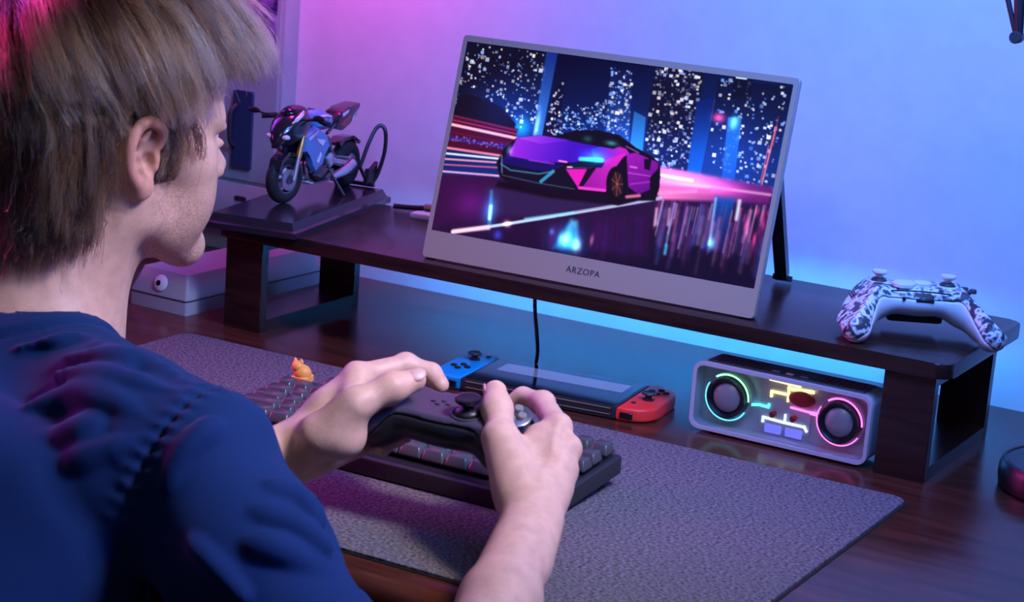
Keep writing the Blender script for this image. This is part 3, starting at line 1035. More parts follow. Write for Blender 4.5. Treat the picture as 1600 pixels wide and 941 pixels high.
for s_, cmat, nm in ((-1, 'blue_joy', 'left_controller'), (1, 'red_joy', 'right_controller')):
    xo, xi = s_ * (bw / 2 + 0.0345), s_ * (bw / 2 + 0.0003)
    pts = []
    r_ = 0.024
    for cy, a0, a1 in ((bd / 2 - r_, 90, 0), (-bd / 2 + r_, 0, -90)):
        for i in range(9):
            a = math.radians(a0 + (a1 - a0) * i / 8)
            pts.append((xo - s_ * r_ + s_ * r_ * math.cos(a), cy + r_ * math.sin(a)))
    pts = [(xi, bd / 2)] + pts + [(xi, -bd / 2)]
    if s_ < 0:
        pts = pts[::-1]
    jc = obj(nm, prism(pts, 0.0008, bt + 0.0004, 0.0030, 3), M[cmat], hc)
    jc['label'] = ('neon blue' if s_ < 0 else 'neon red') + ' controller'
    xc = s_ * (bw / 2 + 0.0175)
    ys = 0.024 if s_ < 0 else -0.006
    yb = -0.010 if s_ < 0 else 0.026
    stk = obj('thumbstick', lathe([(0.0060, 0), (0.0060, 0.0012), (0.0035, 0.0020), (0.0035, 0.0052), (0.0070, 0.0060), (0.0074, 0.0070), (0.0068, 0.0078), (0.0045, 0.0073), (0, 0.0072)], 28), M['black'], jc, loc=(xc, ys, bt + 0.0003))
    for (dx, dy) in ((0.0075, 0), (-0.0075, 0), (0, 0.0075), (0, -0.0075)):
        obj('button', lathe([(0.0034, 0), (0.0034, 0.0014), (0.0028, 0.0019), (0, 0.0020)], 18), M['black'], jc, loc=(xc + dx, yb + dy, bt + 0.0003))
    obj('small_button', box(0.004, 0.004, 0.0014, (0, 0, 0.0007), 0.0003, 1), M['black'], jc, loc=(xc - s_ * 0.008, -0.026 if s_ > 0 else 0.042, bt + 0.0003))
    obj('rail_slot', box(0.013, 0.002, 0.0060, (0, 0, 0), 0.0003, 1), M['black_gloss'], jc, loc=(s_ * (bw / 2 + 0.0105), -bd / 2 - 0.0003, 0.0066))

# ------------------------------------------------------------------ transparent speaker
sp = thing('bluetooth_speaker', 'transparent fronted speaker with two drivers and glowing circuit traces', 'speaker', (0.6440, 0.002, 0.0), (0, 0, math.radians(-1.0)))
SW, SHh, SD = 0.180, 0.0660, 0.043
zc_ = 0.003 + SHh / 2
obj('shell', frame_prism(rrect(SW, SHh, 0.010, 6, (0, zc_)), rrect(SW - 0.007, SHh - 0.007, 0.0075, 6, (0, zc_)), 0.0, 0.006, axis='y'), M['speaker_shell'], sp)
obj('housing', frame_prism(rrect(SW - 0.001, SHh - 0.001, 0.0098, 6, (0, zc_)), rrect(SW - 0.008, SHh - 0.008, 0.0072, 6, (0, zc_)), 0.006, SD, axis='y'), M['speaker_shell'], sp)
obj('back_plate', prism(rrect(SW - 0.008, SHh - 0.008, 0.007, 6, (0, zc_)), 0.020, 0.024, axis='y'), M['speaker_back'], sp)
obj('rear_cover', prism(rrect(SW - 0.008, SHh - 0.008, 0.007, 6, (0, zc_)), SD - 0.003, SD - 0.001, axis='y'), M['speaker_top'], sp)
tg = obj('top_grille', box(SW - 0.022, SD - 0.010, 0.0012, (0, 0.006 + (SD - 0.008) / 2, 0.003 + SHh + 0.0004), 0.0005, 1), M['speaker_top'], sp)
for i in range(3):
    obj('control_button', box(0.0075, 0.004, 0.0012, (-0.012 + 0.014 * i, 0.015, 0.003 + SHh + 0.0014), 0.0004, 1), M['white' if i == 1 else 'bezel_edge'], tg)
gb = bmesh.new()
for i in range(24):
    for j in range(4):
        x_ = -0.070 + i * 0.0061
        if abs(x_ - 0.002) < 0.024:
            continue
        add(gb, lathe([(0.0016, 0), (0.0010, 0.0006), (0, 0.0007)], 6, c=(x_, 0.012 + 0.0068 * j, 0.003 + SHh + 0.0009)))
g_ = obj('grille_studs', gb, M['rubber'], tg)
g_['kind'] = 'stuff'
for sx, ca_, cb_ in ((-1, 'e_green', 'e_cyan'), (1, 'e_pink', 'e_pink')):
    cx, cz = sx * 0.0570, 0.0365
    dv_ = obj('driver', lathe([(0.0195, 0.0), (0.0195, 0.014), (0.0180, 0.0150), (0.0168, 0.0140), (0.0150, 0.0085), (0, 0.0085)], 40, axis='y'), M['black'], sp, loc=(cx, 0.0200, cz))
    obj('dome', lathe([(0.0142, 0.0082), (0.0138, 0.0110), (0.0110, 0.0130), (0.0060, 0.0141), (0, 0.0144)], 36, axis='y'), M['cone'], dv_)
    obj('light_ring', ring(0.0222, 0.0009, 30, 8, 'y', a0=math.radians(0), a1=math.radians(125)), M[ca_], dv_, loc=(0, -0.010, 0))
    obj('light_ring', ring(0.0222, 0.0006, 30, 8, 'y', a0=math.radians(150), a1=math.radians(330)), M[cb_], dv_, loc=(0, -0.010, 0))
    obj('mount_ring', ring(0.0232, 0.0010, 40, 8, 'y'), M['white_clear'], dv_, loc=(0, -0.006, 0))
pcb = obj('circuit_board', box(0.052, 0.0015, 0.048, (0, 0.0185, zc_ + 0.001), 0.0004, 1), M['speaker_back'], sp)


def trace(pts, w, mt_):
    bm = bmesh.new()
    for (x0, z0), (x1, z1) in zip(pts, pts[1:]):
        L_ = math.hypot(x1 - x0, z1 - z0)
        add(bm, box(L_ + w, 0.0016, w, (0, 0, 0), 0.0003, 1), Matrix.Translation(((x0 + x1) / 2, 0.0165, (z0 + z1) / 2)) @ Matrix.Rotation(-math.atan2(z1 - z0, x1 - x0), 4, 'Y'))
    obj('light_trace', bm, M[mt_], pcb)


trace([(-0.017, 0.0618), (0.012, 0.0606)], 0.0030, 'e_yellow')
trace([(0.002, 0.0610), (0.002, 0.0440)], 0.0020, 'e_yellow')
trace([(0.002, 0.0560), (0.026, 0.0575)], 0.0032, 'e_yellow')
trace([(-0.015, 0.0455), (-0.015, 0.0500), (-0.001, 0.0500)], 0.0024, 'e_yellow')
trace([(-0.034, 0.0330), (-0.026, 0.0345), (-0.017, 0.0340), (-0.0165, 0.0365)], 0.0024, 'e_cyan')
trace([(0.006, 0.0385), (0.033, 0.0372)], 0.0018, 'e_pink')
trace([(0.027, 0.0374), (0.0325, 0.0371)], 0.0034, 'e_pink')
trace([(-0.021, 0.0195), (-0.021, 0.0235), (0.000, 0.0225), (0.021, 0.0225), (0.0235, 0.0190)], 0.0024, 'e_white')
trace([(0.001, 0.0240), (0.001, 0.0300)], 0.0020, 'e_white')
for x_ in (-0.010, 0.011):
    obj('light_panel', box(0.017, 0.0012, 0.0085, (x_, 0.0165, 0.0140), 0.0008, 1), M['e_violet'], pcb)
obj('battery', ball((0.0135, 0.0050, 0.0078), (0.0165, 0.0150, 0.0487)), M['battery'], sp)
for x_ in (-0.011, 0.010):
    obj('capacitor', lathe([(0.0030, 0), (0.0030, 0.006), (0.0024, 0.0066), (0, 0.0066)], 18, axis='y'), M['battery'], sp, loc=(x_, 0.0185, 0.0285))
obj('front_window', prism(rrect(SW - 0.0068, SHh - 0.0068, 0.0075, 6, (0, zc_)), 0.0012, 0.0028, axis='y'), M['clear'], sp)
for sx in (-1, 1):
    obj('rubber_foot', box(0.02, 0.03, 0.0034, (sx * 0.06, 0.022, 0.0017), 0.0005, 1), M['rubber'], sp)

# ------------------------------------------------------------------ storage box with eyeball sticker
BA = math.radians(-2.0)
bx = thing('storage_box', 'long frosted plastic box with an eyeball on its front, left of the riser', 'storage box', (-0.0520, 0.001, 0.0), (0, 0, BA))
bl, bwid, bh = 0.245, 0.082, 0.043
obj('tray', frame_prism(rrect(bwid, bl, 0.003, 3, (-bwid / 2, bl / 2)), rrect(bwid - 0.004, bl - 0.004, 0.002, 3, (-bwid / 2, bl / 2)), 0.0, 0.016), M['white_clear'], bx)
obj('tray_floor', box(bwid - 0.004, bl - 0.004, 0.002, (-bwid / 2, bl / 2, 0.002)), M['white_clear'], bx)
lid = bmesh.new()
lp0 = rrect(bwid - 0.001, bl - 0.001, 0.003, 3, (-bwid / 2, bl / 2))
lp1 = rrect(bwid - 0.016, bl - 0.016, 0.004, 3, (-bwid / 2, bl / 2 + 0.003))
a_ = [lid.verts.new((p[0], p[1], 0.0155)) for p in lp0]
b_ = [lid.verts.new((p[0], p[1], 0.0185)) for p in lp0]
c_ = [lid.verts.new((p[0], p[1], bh)) for p in lp1]
for r0, r1 in ((a_, b_), (b_, c_)):
    for i in range(len(r0)):
        j = (i + 1) % len(r0)
        lid.faces.new((r0[i], r0[j], r1[j], r1[i]))
lid.faces.new(c_)
lid.faces.new(a_[::-1])
obj('lid', lid, M['white_clear'], bx)
obj('seam_strip', frame_prism(rrect(bwid + 0.0008, bl + 0.0008, 0.003, 3, (-bwid / 2, bl / 2)), rrect(bwid - 0.003, bl - 0.003, 0.003, 3, (-bwid / 2, bl / 2)), 0.0150, 0.0164), M['dark'], bx)
eye_ = obj('eyeball_badge', lathe([(0.0092, 0), (0.0090, 0.0016), (0.0070, 0.0030), (0, 0.0036)], 28, axis='y'), M['white'], bx, loc=(-0.040, 0.0036, 0.0300), rot=(math.radians(-17), 0, 0))
obj('pupil', lathe([(0.0034, 0.0), (0.0032, 0.0008), (0, 0.0012)], 20, axis='y'), M['black_gloss'], eye_, loc=(-0.0012, -0.0028, -0.0005))
hold = obj('small_device', box(0.020, 0.030, 0.016, (0, 0, 0.008), 0.003), M['black'])
hold.location = (-0.075, 0.150, bh)
tag(hold, 'small black gadget lying on the frosted box behind the riser leg', 'gadget')

# ------------------------------------------------------------------ round black pad at the right
pk = thing('round_black_dock', 'round black dock at the right edge of the desk', 'dock', (0.9045, 0.0700, 0.0))
obj('base', lathe([(0.0600, 0), (0.0640, 0.002), (0.0655, 0.010), (0.0650, 0.020), (0.0625, 0.0250), (0, 0.0250)], 56), M['black'], pk)
obj('rim', ring(0.0612, 0.0014, 60, 8, c=(0, 0, 0.0252)), M['dark'], pk)
obj('top_pad', lathe([(0.058, 0), (0.058, 0.0008), (0, 0.0012)], 48, c=(0, 0, 0.0246)), M['dark'], pk)

# ------------------------------------------------------------------ black arm hanging into the top right corner
ar = thing('microphone_arm', 'black jointed arm reaching down in the top right corner', 'arm', (0.8017, 0.0712, 0.3985))
tip = Vector((0, 0, 0))
obj('arm_bar', tube([(0.0, 0.0, 0.002), (-0.0125, 0.001, 0.036), (-0.06, 0.01, 0.16), (-0.08, 0.02, 0.22)], [0.0022, 0.0026, 0.003, 0.003]), M['black'], ar)
obj('arm_bar', tube([(0.0022, 0.0, 0.0035), (-0.0010, 0.0, 0.034), (-0.02, 0.01, 0.14), (-0.075, 0.022, 0.225)], [0.0042, 0.0050, 0.005, 0.005]), M['black'], ar)
obj('joint_knob', lathe([(0.0048, -0.006), (0.0056, -0.005), (0.0056, 0.005), (0.0048, 0.006)], 24, axis='y', c=(0.0008, 0, 0.0015)), M['dark'], ar)
obj('clamp_screw', tube([(0.0118, 0.004, 0.008), (0.0108, 0.004, 0.034)], 0.0035, 12), M['black'], ar)
obj('clamp_bridge', tube([(0.0022, 0.001, 0.030), (0.0115, 0.004, 0.028)], 0.0028, 10), M['black'], ar)
obj('wall_rod', tube([(-0.078, 0.020, 0.222), (-0.078, WALL_Y - 0.0712, 0.24)], 0.006, 12), M['black'], ar)
obj('wall_plate', lathe([(0.025, 0), (0.025, 0.006), (0.012, 0.010), (0, 0.010)], 28, axis='y', c=(-0.078, WALL_Y - 0.0712, 0.24)), M['black'], ar)

# ------------------------------------------------------------------ model motorcycle on its plinth
PA = math.radians(11.0)
plz = 0.0155
ph = thing('display_plinth', 'dark lacquered display plinth under the model motorcycle', 'display base', (0.0215, 0.1050, RTOP), (0, 0, PA))
pb = bmesh.new()
lv = [(0.1075, 0.266, 0.0), (0.1075, 0.266, 0.0060), (0.1000, 0.258, 0.0075), (0.0920, 0.250, plz)]
rs = [[pb.verts.new((p[0], p[1], z_)) for p in rrect(w_, d_, 0.0015, 2)] for (w_, d_, z_) in lv]
for r0, r1 in zip(rs, rs[1:]):
    for i in range(len(r0)):
        j = (i + 1) % len(r0)
        pb.faces.new((r0[i], r0[j], r1[j], r1[i]))
pb.faces.new(rs[-1])
pb.faces.new(rs[0][::-1])
obj('base_block', pb, M['plinth'], ph, smooth=25)

bk = thing('model_motorcycle', 'small blue and black model sport motorcycle on a dark plinth', 'model motorcycle', (0.0110, 0.1430, RTOP + plz), (0, 0, math.radians(6)))
WB = 0.070
for nm, yw, Rw, rw_, st_ in (('front_wheel', -WB, 0.0205, 0.0066, math.radians(-10)), ('rear_wheel', WB, 0.0192, 0.0086, 0)):
    zc_w = Rw + rw_
    w = obj(nm, ring(Rw, rw_, 44, 14, 'x'), M['rubber'], bk, loc=(0, yw, zc_w), rot=(0, 0, st_))
    obj('rim', add(ring(Rw - rw_ * 0.72, 0.0022, 40, 8, 'x', c=(rw_ * 0.45, 0, 0)), ring(Rw - rw_ * 0.72, 0.0022, 40, 8, 'x', c=(-rw_ * 0.45, 0, 0))), M['steel'], w)
    for k in range(5):
        a = 2 * PI * k / 5 + 0.3
        obj('spoke', tube([(0, 0.003 * math.cos(a), 0.003 * math.sin(a)), (0, (Rw - rw_ * .7) * math.cos(a), (Rw - rw_ * .7) * math.sin(a))], [0.0028, 0.0018], 6), M['white'], w)
    obj('hub', lathe([(0.004, -0.008), (0.004, 0.008)], 16, axis='x'), M['steel'], w)
    for sx in (-1, 1):
        obj('brake_disc', lathe([(0.0058, -0.0005), (0.0118, -0.0005), (0.0118, 0.0005), (0.0058, 0.0005), (0.0058, -0.0005)], 28, axis='x', c=(sx * 0.0075, 0, 0)), M['silver'], w)
zf = 0.0271
for sx in (-1, 1):
    obj('fork_tube', tube([(sx * 0.0125, -WB, zf), (sx * 0.0125, -WB + 0.0085, zf + 0.026)], 0.0026, 10), M['silver'], bk)
    obj('fork_leg', tube([(sx * 0.0125, -WB + 0.0080, zf + 0.024), (sx * 0.0125, -WB + 0.022, zf + 0.062)], 0.0033, 10), M['gold'], bk)
fd = prism([(-WB - 0.022, 0.040), (-WB - 0.018, 0.0505), (-WB - 0.004, 0.0575), (-WB + 0.012, 0.0560), (-WB + 0.022, 0.0480), (-WB + 0.019, 0.0450), (-WB + 0.010, 0.0515), (-WB - 0.003, 0.0530), (-WB - 0.015, 0.0470), (-WB - 0.0195, 0.0395)], -0.0075, 0.0075, axis='x')
obj('front_fender', fd, M['bike_dark'], bk)
# nose fairing, tapered to the front
nf = bmesh.new()
sec = [(-0.094, 0.070, 0.003, 0.004), (-0.088, 0.075, 0.010, 0.010), (-0.076, 0.080, 0.0165, 0.016), (-0.062, 0.085, 0.0185, 0.0175), (-0.048, 0.088, 0.0170, 0.016), (-0.038, 0.087, 0.0130, 0.012)]
rg = []
for (y_, z_, hx, hz) in sec:
    rg.append([nf.verts.new((hx * math.copysign(abs(math.cos(t)) ** 0.8, math.cos(t)), y_, z_ + hz * math.copysign(abs(math.sin(t)) ** 0.8, math.sin(t)))) for t in np.linspace(0, 2 * PI, 21)[:-1]])
for r0, r1 in zip(rg, rg[1:]):
    for i in range(20):
        nf.faces.new((r0[i], r0[(i + 1) % 20], r1[(i + 1) % 20], r1[i]))
nf.faces.new(rg[0])
nf.faces.new(rg[-1])
nose = obj('nose_fairing', nf, M['bike_dark'], bk, smooth=60)
obj('decal_stripe', tube(spline([(0.0130, -0.080, 0.0905), (0.0155, -0.068, 0.0970), (0.0125, -0.056, 0.1015)]), [0.0012] * 4 + [0.0024] * 9 + [0.0012] * 4, 6), M['bike_white'], nose)
for sx in (-1, 1):
    obj('headlight', ball((0.0062, 0.004, 0.0032), (sx * 0.0085, -0.0865, 0.0755)), M['bike_white'], nose)
obj('nose_vent', box(0.012, 0.004, 0.006, (0, -0.0885, 0.0655), 0.001), M['steel'], nose)
obj('windscreen', ball((0.0125, 0.021, 0.0085), (0, -0.0535, 0.0985)), M['smoke'], bk)
hb = obj('handlebar', tube(spline([(-0.040, -0.050, 0.0905), (-0.026, -0.044, 0.0920), (0, -0.042, 0.0905), (0.026, -0.044, 0.0920), (0.040, -0.050, 0.0905)]), 0.0020, 8), M['black'], bk)
for sx in (-1, 1):
    obj('grip', tube([(sx * 0.027, -0.0445, 0.0918), (sx * 0.042, -0.051, 0.0900)], 0.0031, 10), M['rubber'], hb)
    obj('mirror', ball((0.0075, 0.0022, 0.0034), (sx * 0.0400, -0.071, 0.0985)), M['black'], bk)
    obj('mirror_stalk', tube([(sx * 0.014, -0.066, 0.093), (sx * 0.0360, -0.071, 0.0975)], 0.0011, 6), M['black'], bk)
tk = obj('fuel_tank', add(ball((0.0155, 0.026, 0.0125), (0, -0.012, 0.0870)), ball((0.012, 0.018, 0.010), (0, 0.008, 0.0830))), M['bike_blue'], bk)
obj('tank_stripe', tube(spline([(0.0125, -0.030, 0.0905), (0.0150, -0.012, 0.0925), (0.0120, 0.008, 0.0895)]), 0.0016, 6), M['bike_white'], tk)
obj('tank_cap', lathe([(0.004, 0), (0.004, 0.0012), (0, 0.0014)], 16, c=(0, -0.016, 0.0992)), M['silver'], tk)
for sx in (-1, 1):
    sf = prism([(-0.058, 0.074), (-0.030, 0.084), (-0.006, 0.073), (0.004, 0.058), (-0.010, 0.050), (-0.012, 0.038), (-0.030, 0.030), (-0.040, 0.040), (-0.046, 0.052), (-0.058, 0.058)], 0, 0.006, 0.0012, 2, axis='x', taper=0.88)
    for v in sf.verts:
        v.co.x = sx * (0.0115 + v.co.x)
    sfo = obj('side_fairing', sf, M['bike_blue'], bk)
    for q in ([(-0.050, 0.072), (-0.030, 0.078), (-0.031, 0.0745), (-0.049, 0.069)], [(-0.034, 0.070), (-0.012, 0.066), (-0.018, 0.060), (-0.026, 0.064)], [(-0.030, 0.044), (-0.022, 0.054), (-0.019, 0.050), (-0.026, 0.041)]):
        dcl = prism(q, 0.0176, 0.0181, axis='x')
        for v in dcl.verts:
            v.co.x *= sx
        obj('decal', dcl, M['bike_white'], sfo)
    lf = prism([(-0.030, 0.028), (-0.010, 0.036), (0.022, 0.030), (0.030, 0.021), (0.010, 0.0175), (-0.018, 0.0175)], 0, 0.004, 0.001, 1, axis='x', taper=0.9)
    for v in lf.verts:
        v.co.x = sx * (0.0085 + v.co.x)
    obj('belly_panel', lf, M['bike_dark'], bk)
    obj('foot_peg', tube([(sx * 0.012, 0.030, 0.042), (sx * 0.028, 0.030, 0.042)], 0.0016, 8), M['silver'], bk)
    obj('swing_arm', tube([(sx * 0.010, 0.014, 0.040), (sx * 0.0125, WB, 0.0278)], [0.0042, 0.0030], 8), M['silver'], bk)
    obj('seat_rail', tube([(sx * 0.008, 0.008, 0.070), (sx * 0.007, 0.055, 0.092)], 0.0020, 8), M['steel'], bk)
eng = obj('engine_block', add(add(box(0.021, 0.040, 0.026, (0, -0.008, 0.046), 0.003), box(0.025, 0.018, 0.014, (0, 0.016, 0.040), 0.003)), box(0.018, 0.016, 0.018, (0, -0.022, 0.060), 0.002)), M['steel'], bk)
for sx in (-1, 1):
    obj('engine_cover', lathe([(0.0085, 0), (0.0085, 0.002), (0.006, 0.004), (0, 0.004)], 22, axis='x', c=(sx * 0.011 - (0.004 if sx < 0 else 0), 0.010, 0.040)), M['silver'], eng)
for i in range(4):
    x_ = -0.0075 + 0.005 * i
    obj('exhaust_pipe', tube(spline([(x_, -0.028, 0.052), (x_, -0.036, 0.040), (x_, -0.030, 0.024), (x_ * 0.6, -0.010, 0.0165), (x_ * 0.3, 0.018, 0.0165)]), 0.0019, 8), M['silver'], bk)
obj('muffler', tube([(0.010, 0.020, 0.0185), (0.0150, 0.040, 0.0240), (0.0180, 0.056, 0.0330)], [0.0042, 0.0058, 0.0050], 16), M['silver'], bk)
obj('belly_pan', prism([(-0.034, 0.020), (-0.020, 0.0150), (0.022, 0.0140), (0.030, 0.018), (0.010, 0.0220)], -0.0075, 0.0075, 0.001, 1, axis='x'), M['bike_white'], bk)
obj('frame_spar', add(tube([(0.0105, -0.040, 0.078), (0.0135, 0.0, 0.066), (0.010, 0.018, 0.046)], 0.0030, 8), tube([(-0.0105, -0.040, 0.078), (-0.0135, 0.0, 0.066), (-0.010, 0.018, 0.046)], 0.0030, 8)), M['steel'], bk)
obj('seat', prism([(0.010, 0.083), (0.016, 0.0805), (0.040, 0.0840), (0.046, 0.0930), (0.040, 0.0900), (0.022, 0.0865)], -0.0105, 0.0105, 0.0015, 2, axis='x'), M['rubber'], bk)
tl = obj('tail_unit', prism([(0.022, 0.074), (0.036, 0.091), (0.052, 0.095), (0.080, 0.098), (0.079, 0.093), (0.070, 0.085), (0.058, 0.076), (0.040, 0.070)], -0.0115, 0.0115, 0.003, 2, axis='x', taper=1.0), M['bike_dark'], bk)
for sx in (-1, 1):
    for q, mt_ in (([(0.032, 0.078), (0.054, 0.088), (0.058, 0.082), (0.042, 0.0745)], 'bike_red'), ([(0.062, 0.084), (0.074, 0.0915), (0.068, 0.086), (0.060, 0.0795)], 'bike_white'), ([(0.036, 0.0895), (0.052, 0.0935), (0.050, 0.090), (0.038, 0.086)], 'bike_white')):
        dcl = prism(q, 0.0114, 0.0119, axis='x')
        for v in dcl.verts:
            v.co.x *= sx
        obj('tail_decal', dcl, M[mt_], tl)
obj('rear_hugger', prism([(0.040, 0.055), (0.052, 0.0605), (0.074, 0.0605), (0.092, 0.052), (0.088, 0.049), (0.073, 0.0570), (0.054, 0.0565), (0.044, 0.051)], -0.008, 0.008, axis='x'), M['bike_dark'], bk)
obj('chain', tube([(0.0125, 0.016, 0.044), (0.0130, WB, 0.0345), (0.0130, WB + 0.006, 0.0280), (0.0130, WB, 0.0215), (0.0125, 0.016, 0.036)], 0.0011, 6, closed=True), M['steel'], bk)
obj('side_stand', tube([(0.012, 0.010, 0.030), (0.030, 0.016, 0.001)], 0.0014, 8), M['steel'], bk)

ps = thing('paddock_stand', 'black looped paddock stand behind the model motorcycle', 'stand', (0.0110, 0.1430, RTOP + plz), (0, 0, math.radians(6)))
obj('lever_loop', tube(spline([(0.012, 0.086, 0.024), (0.016, 0.096, 0.050), (0.019, 0.106, 0.066), (0.024, 0.111, 0.070), (0.029, 0.112, 0.062), (0.030, 0.110, 0.040), (0.026, 0.105, 0.016), (0.022, 0.100, 0.004)]), 0.0024, 8), M['black'], ps)
obj('gusset', prism([(0.082, 0.004), (0.104, 0.004), (0.108, 0.028), (0.096, 0.020), (0.086, 0.022)], 0.018, 0.024, 0.0008, 1, axis='x'), M['black'], ps)
obj('foot_bar', tube([(-0.022, 0.092, 0.0026), (0.028, 0.092, 0.0026)], 0.0026, 8), M['black'], ps)
for sx in (-1, 1):
    obj('support_arm', tube([(sx * 0.020, 0.092, 0.003), (sx * 0.0185, 0.072, 0.026)], 0.0022, 8), M['black'], ps)


# ------------------------------------------------------------------ game controllers
def pad_field(grip=1.0):
    f = Field()
    f.ell((0, 0.006, 0.036), (0.050, 0.030, 0.0175), k=0)
    if grip < 1:
        f.cone((-0.054, -0.008, 0.0385), (0.054, -0.008, 0.0385), 0.0150, 0.0150, 0.010)
    for s in (-1, 1):
        rs_, zs_ = (0.0205, 0.035) if grip == 1 else (0.0165, 0.0375)
        f.cone((s * 0.046, 0.014, zs_ + 0.001), (s * 0.050, -0.004, zs_ - 0.001), rs_, rs_ + 0.001, 0.018)
        f.chain([(s * 0.054, -0.002, 0.033), (s * (0.054 + 0.010 * grip), -0.002 - 0.028 * grip, 0.033 - 0.008 * grip), (s * (0.054 + 0.013 * grip), -0.002 - 0.054 * grip, 0.033 - 0.017 * grip)], [0.0200 if grip == 1 else 0.0165, 0.0175 if grip == 1 else 0.0155, 0.0150], 0.014)
        f.cone((s * 0.034, 0.031, 0.030), (s * 0.050, 0.026, 0.030), 0.008, 0.008, 0.006)

    def flat(X, d):
        return np.maximum(d, X[:, 2] - (0.0500 - 0.9 * np.maximum(0, np.abs(X[:, 0]) - 0.045) - 0.0))
    f.func(flat, (0, 0, 0), 1, op='mod')
    return f


def split_pad(root, m_top, m_bot, h=0.0016, grip=1.0):
    for nm, sgn, mt_ in (('faceplate', 1, m_top), ('rear_shell', -1, m_bot)):
        f = pad_field(grip)

        def cut(X, d, sgn=sgn):
            ax_ = np.abs(X[:, 0])
            w_ = np.clip((ax_ - 0.030) / 0.022, 0, 1)
            w_ = w_ * w_ * (3 - 2 * w_)
            thr = (0.0400 if grip == 1 else 0.0455) * (1 - w_) + w_ * (0.0345 + 0.33 * np.minimum(X[:, 1], 0.0) - 0.75 * (ax_ - 0.060))
            pl = X[:, 2] - thr
            return np.maximum(d, 0.00025 - pl * sgn)
        f.func(cut, (0, 0, 0), 1, op='mod')
        V_, F_ = surface(f, (-0.092, -0.078, -0.004), (0.092, 0.048, 0.064), h)
        raw_mesh(nm, V_, F_, mt_, root)


def stick(root, x, y, z, m_cap, m_stem, m_ring):
    s = obj('thumbstick', lathe([(0.0030, 0), (0.0034, 0.006), (0.0070, 0.0085), (0.0078, 0.0096), (0.0076, 0.0112), (0.0060, 0.0114), (0, 0.0104)], 30), m_cap, root, loc=(x, y, z))
    obj('stem_dome', ball((0.0080, 0.0080, 0.0042), (0, 0, 0.0008)), m_stem, s)
    obj('collar_ring', ring(0.0098, 0.0012, 36, 8), m_ring, s)
    return s


wc = thing('white_controller', 'white game controller with camouflage faceplate on the riser', 'game controller', (0.7350, 0.0905, RTOP - 0.0008), (0, 0, math.radians(29.0)))
wc.scale = (0.93, 0.93, 0.95)
split_pad(wc, M['camo'], M['white'])
stick(wc, -0.038, 0.010, 0.0490, M['white'], M['dark'], M['white'])
stick(wc, 0.030, 0.004, 0.0500, M['white'], M['dark'], M['white'])
obj('direction_pad', lathe([(0.0115, 0), (0.0115, 0.0030), (0.0100, 0.0044), (0, 0.0036)], 30), M['white'], wc, loc=(-0.016, -0.006, 0.0494))
obj('home_button', lathe([(0.0095, 0), (0.0095, 0.0036), (0.0080, 0.0046), (0, 0.0050)], 30), M['white'], wc, loc=(0.004, 0.000, 0.0494))
for (dx, dy) in ((0.007, 0), (-0.007, 0), (0, 0.007), (0, -0.007)):
    obj('button', lathe([(0.0038, 0), (0.0038, 0.003), (0.003, 0.004), (0, 0.0042)], 20), M['dark'], wc, loc=(0.052 + dx, 0.016 + dy, 0.0425))
obj('seam_band', tube(spline([(-0.030, -0.0185, 0.0465), (-0.012, -0.0232, 0.0485), (0.012, -0.0232, 0.0485), (0.030, -0.0185, 0.0465)]), 0.0008, 6), M['black'], wc)
obj('port', box(0.018, 0.003, 0.0030, (0.004, -0.0232, 0.0395), 0.0006, 1), M['black'], wc)
obj('audio_jack', lathe([(0.0018, 0), (0.0018, 0.002)], 14, axis='y', c=(-0.017, -0.0215, 0.0400)), M['black'], wc)
obj('battery_cover', box(0.056, 0.034, 0.012, (0, 0.012, 0.0185), 0.004), M['black'], wc)
for s in (-1, 1):
    obj('trigger', ball((0.012, 0.010, 0.0085), (s * 0.045, 0.0350, 0.030)), M['white'], wc)

gp = thing('black_gamepad', 'black game controller held in both hands above the keyboard', 'game controller', (0.5255, -0.3932, 0.0545), (math.radians(10), 0, math.radians(2)))
split_pad(gp, M['gamepad'] if 'gamepad' in M else mat('gamepad_violet_black', (0.050, 0.042, 0.072), 0.42), M['black'], grip=0.22)
for s_ in (stick(gp, -0.0500, 0.012, 0.0480, M['black'], M['dark'], M['silver']), stick(gp, 0.0200, -0.004, 0.0500, M['black_gloss'], M['black'], M['dark'])):
    s_.scale = (1.35, 1.35, 1.25)
fb = obj('button_cluster', lathe([(0.0135, 0), (0.0135, 0.0022), (0.0122, 0.0030), (0, 0.0030)], 36), M['steel'], gp, loc=(0.0520, 0.013, 0.0465), rot=(math.radians(14), math.radians(8), 0))
for (dx, dy) in ((0.0065, 0), (-0.0065, 0), (0, 0.0065), (0, -0.0065)):
    obj('button', lathe([(0.0036, 0), (0.0036, 0.003), (0.003, 0.0038), (0, 0.004)], 20), M['bezel_edge'], fb, loc=(dx, dy, 0.0022))
for x_, y_ in ((-0.016, 0.004), (-0.008, 0.007), (-0.010, 0.000), (-0.002, 0.003)):
    obj('menu_button', box(0.0046, 0.0022, 0.0010, (x_, y_, 0.0502), 0.0004, 1), M['black_gloss'], gp)
obj('home_button', lathe([(0.0040, 0), (0.0040, 0.0008), (0, 0.0012)], 20, c=(-0.004, 0.018, 0.0486)), M['bezel_edge'], gp)
for s in (-1, 1):
    obj('trigger', ball((0.012, 0.010, 0.0085), (s * 0.045, 0.0350, 0.030)), M['black'], gp)

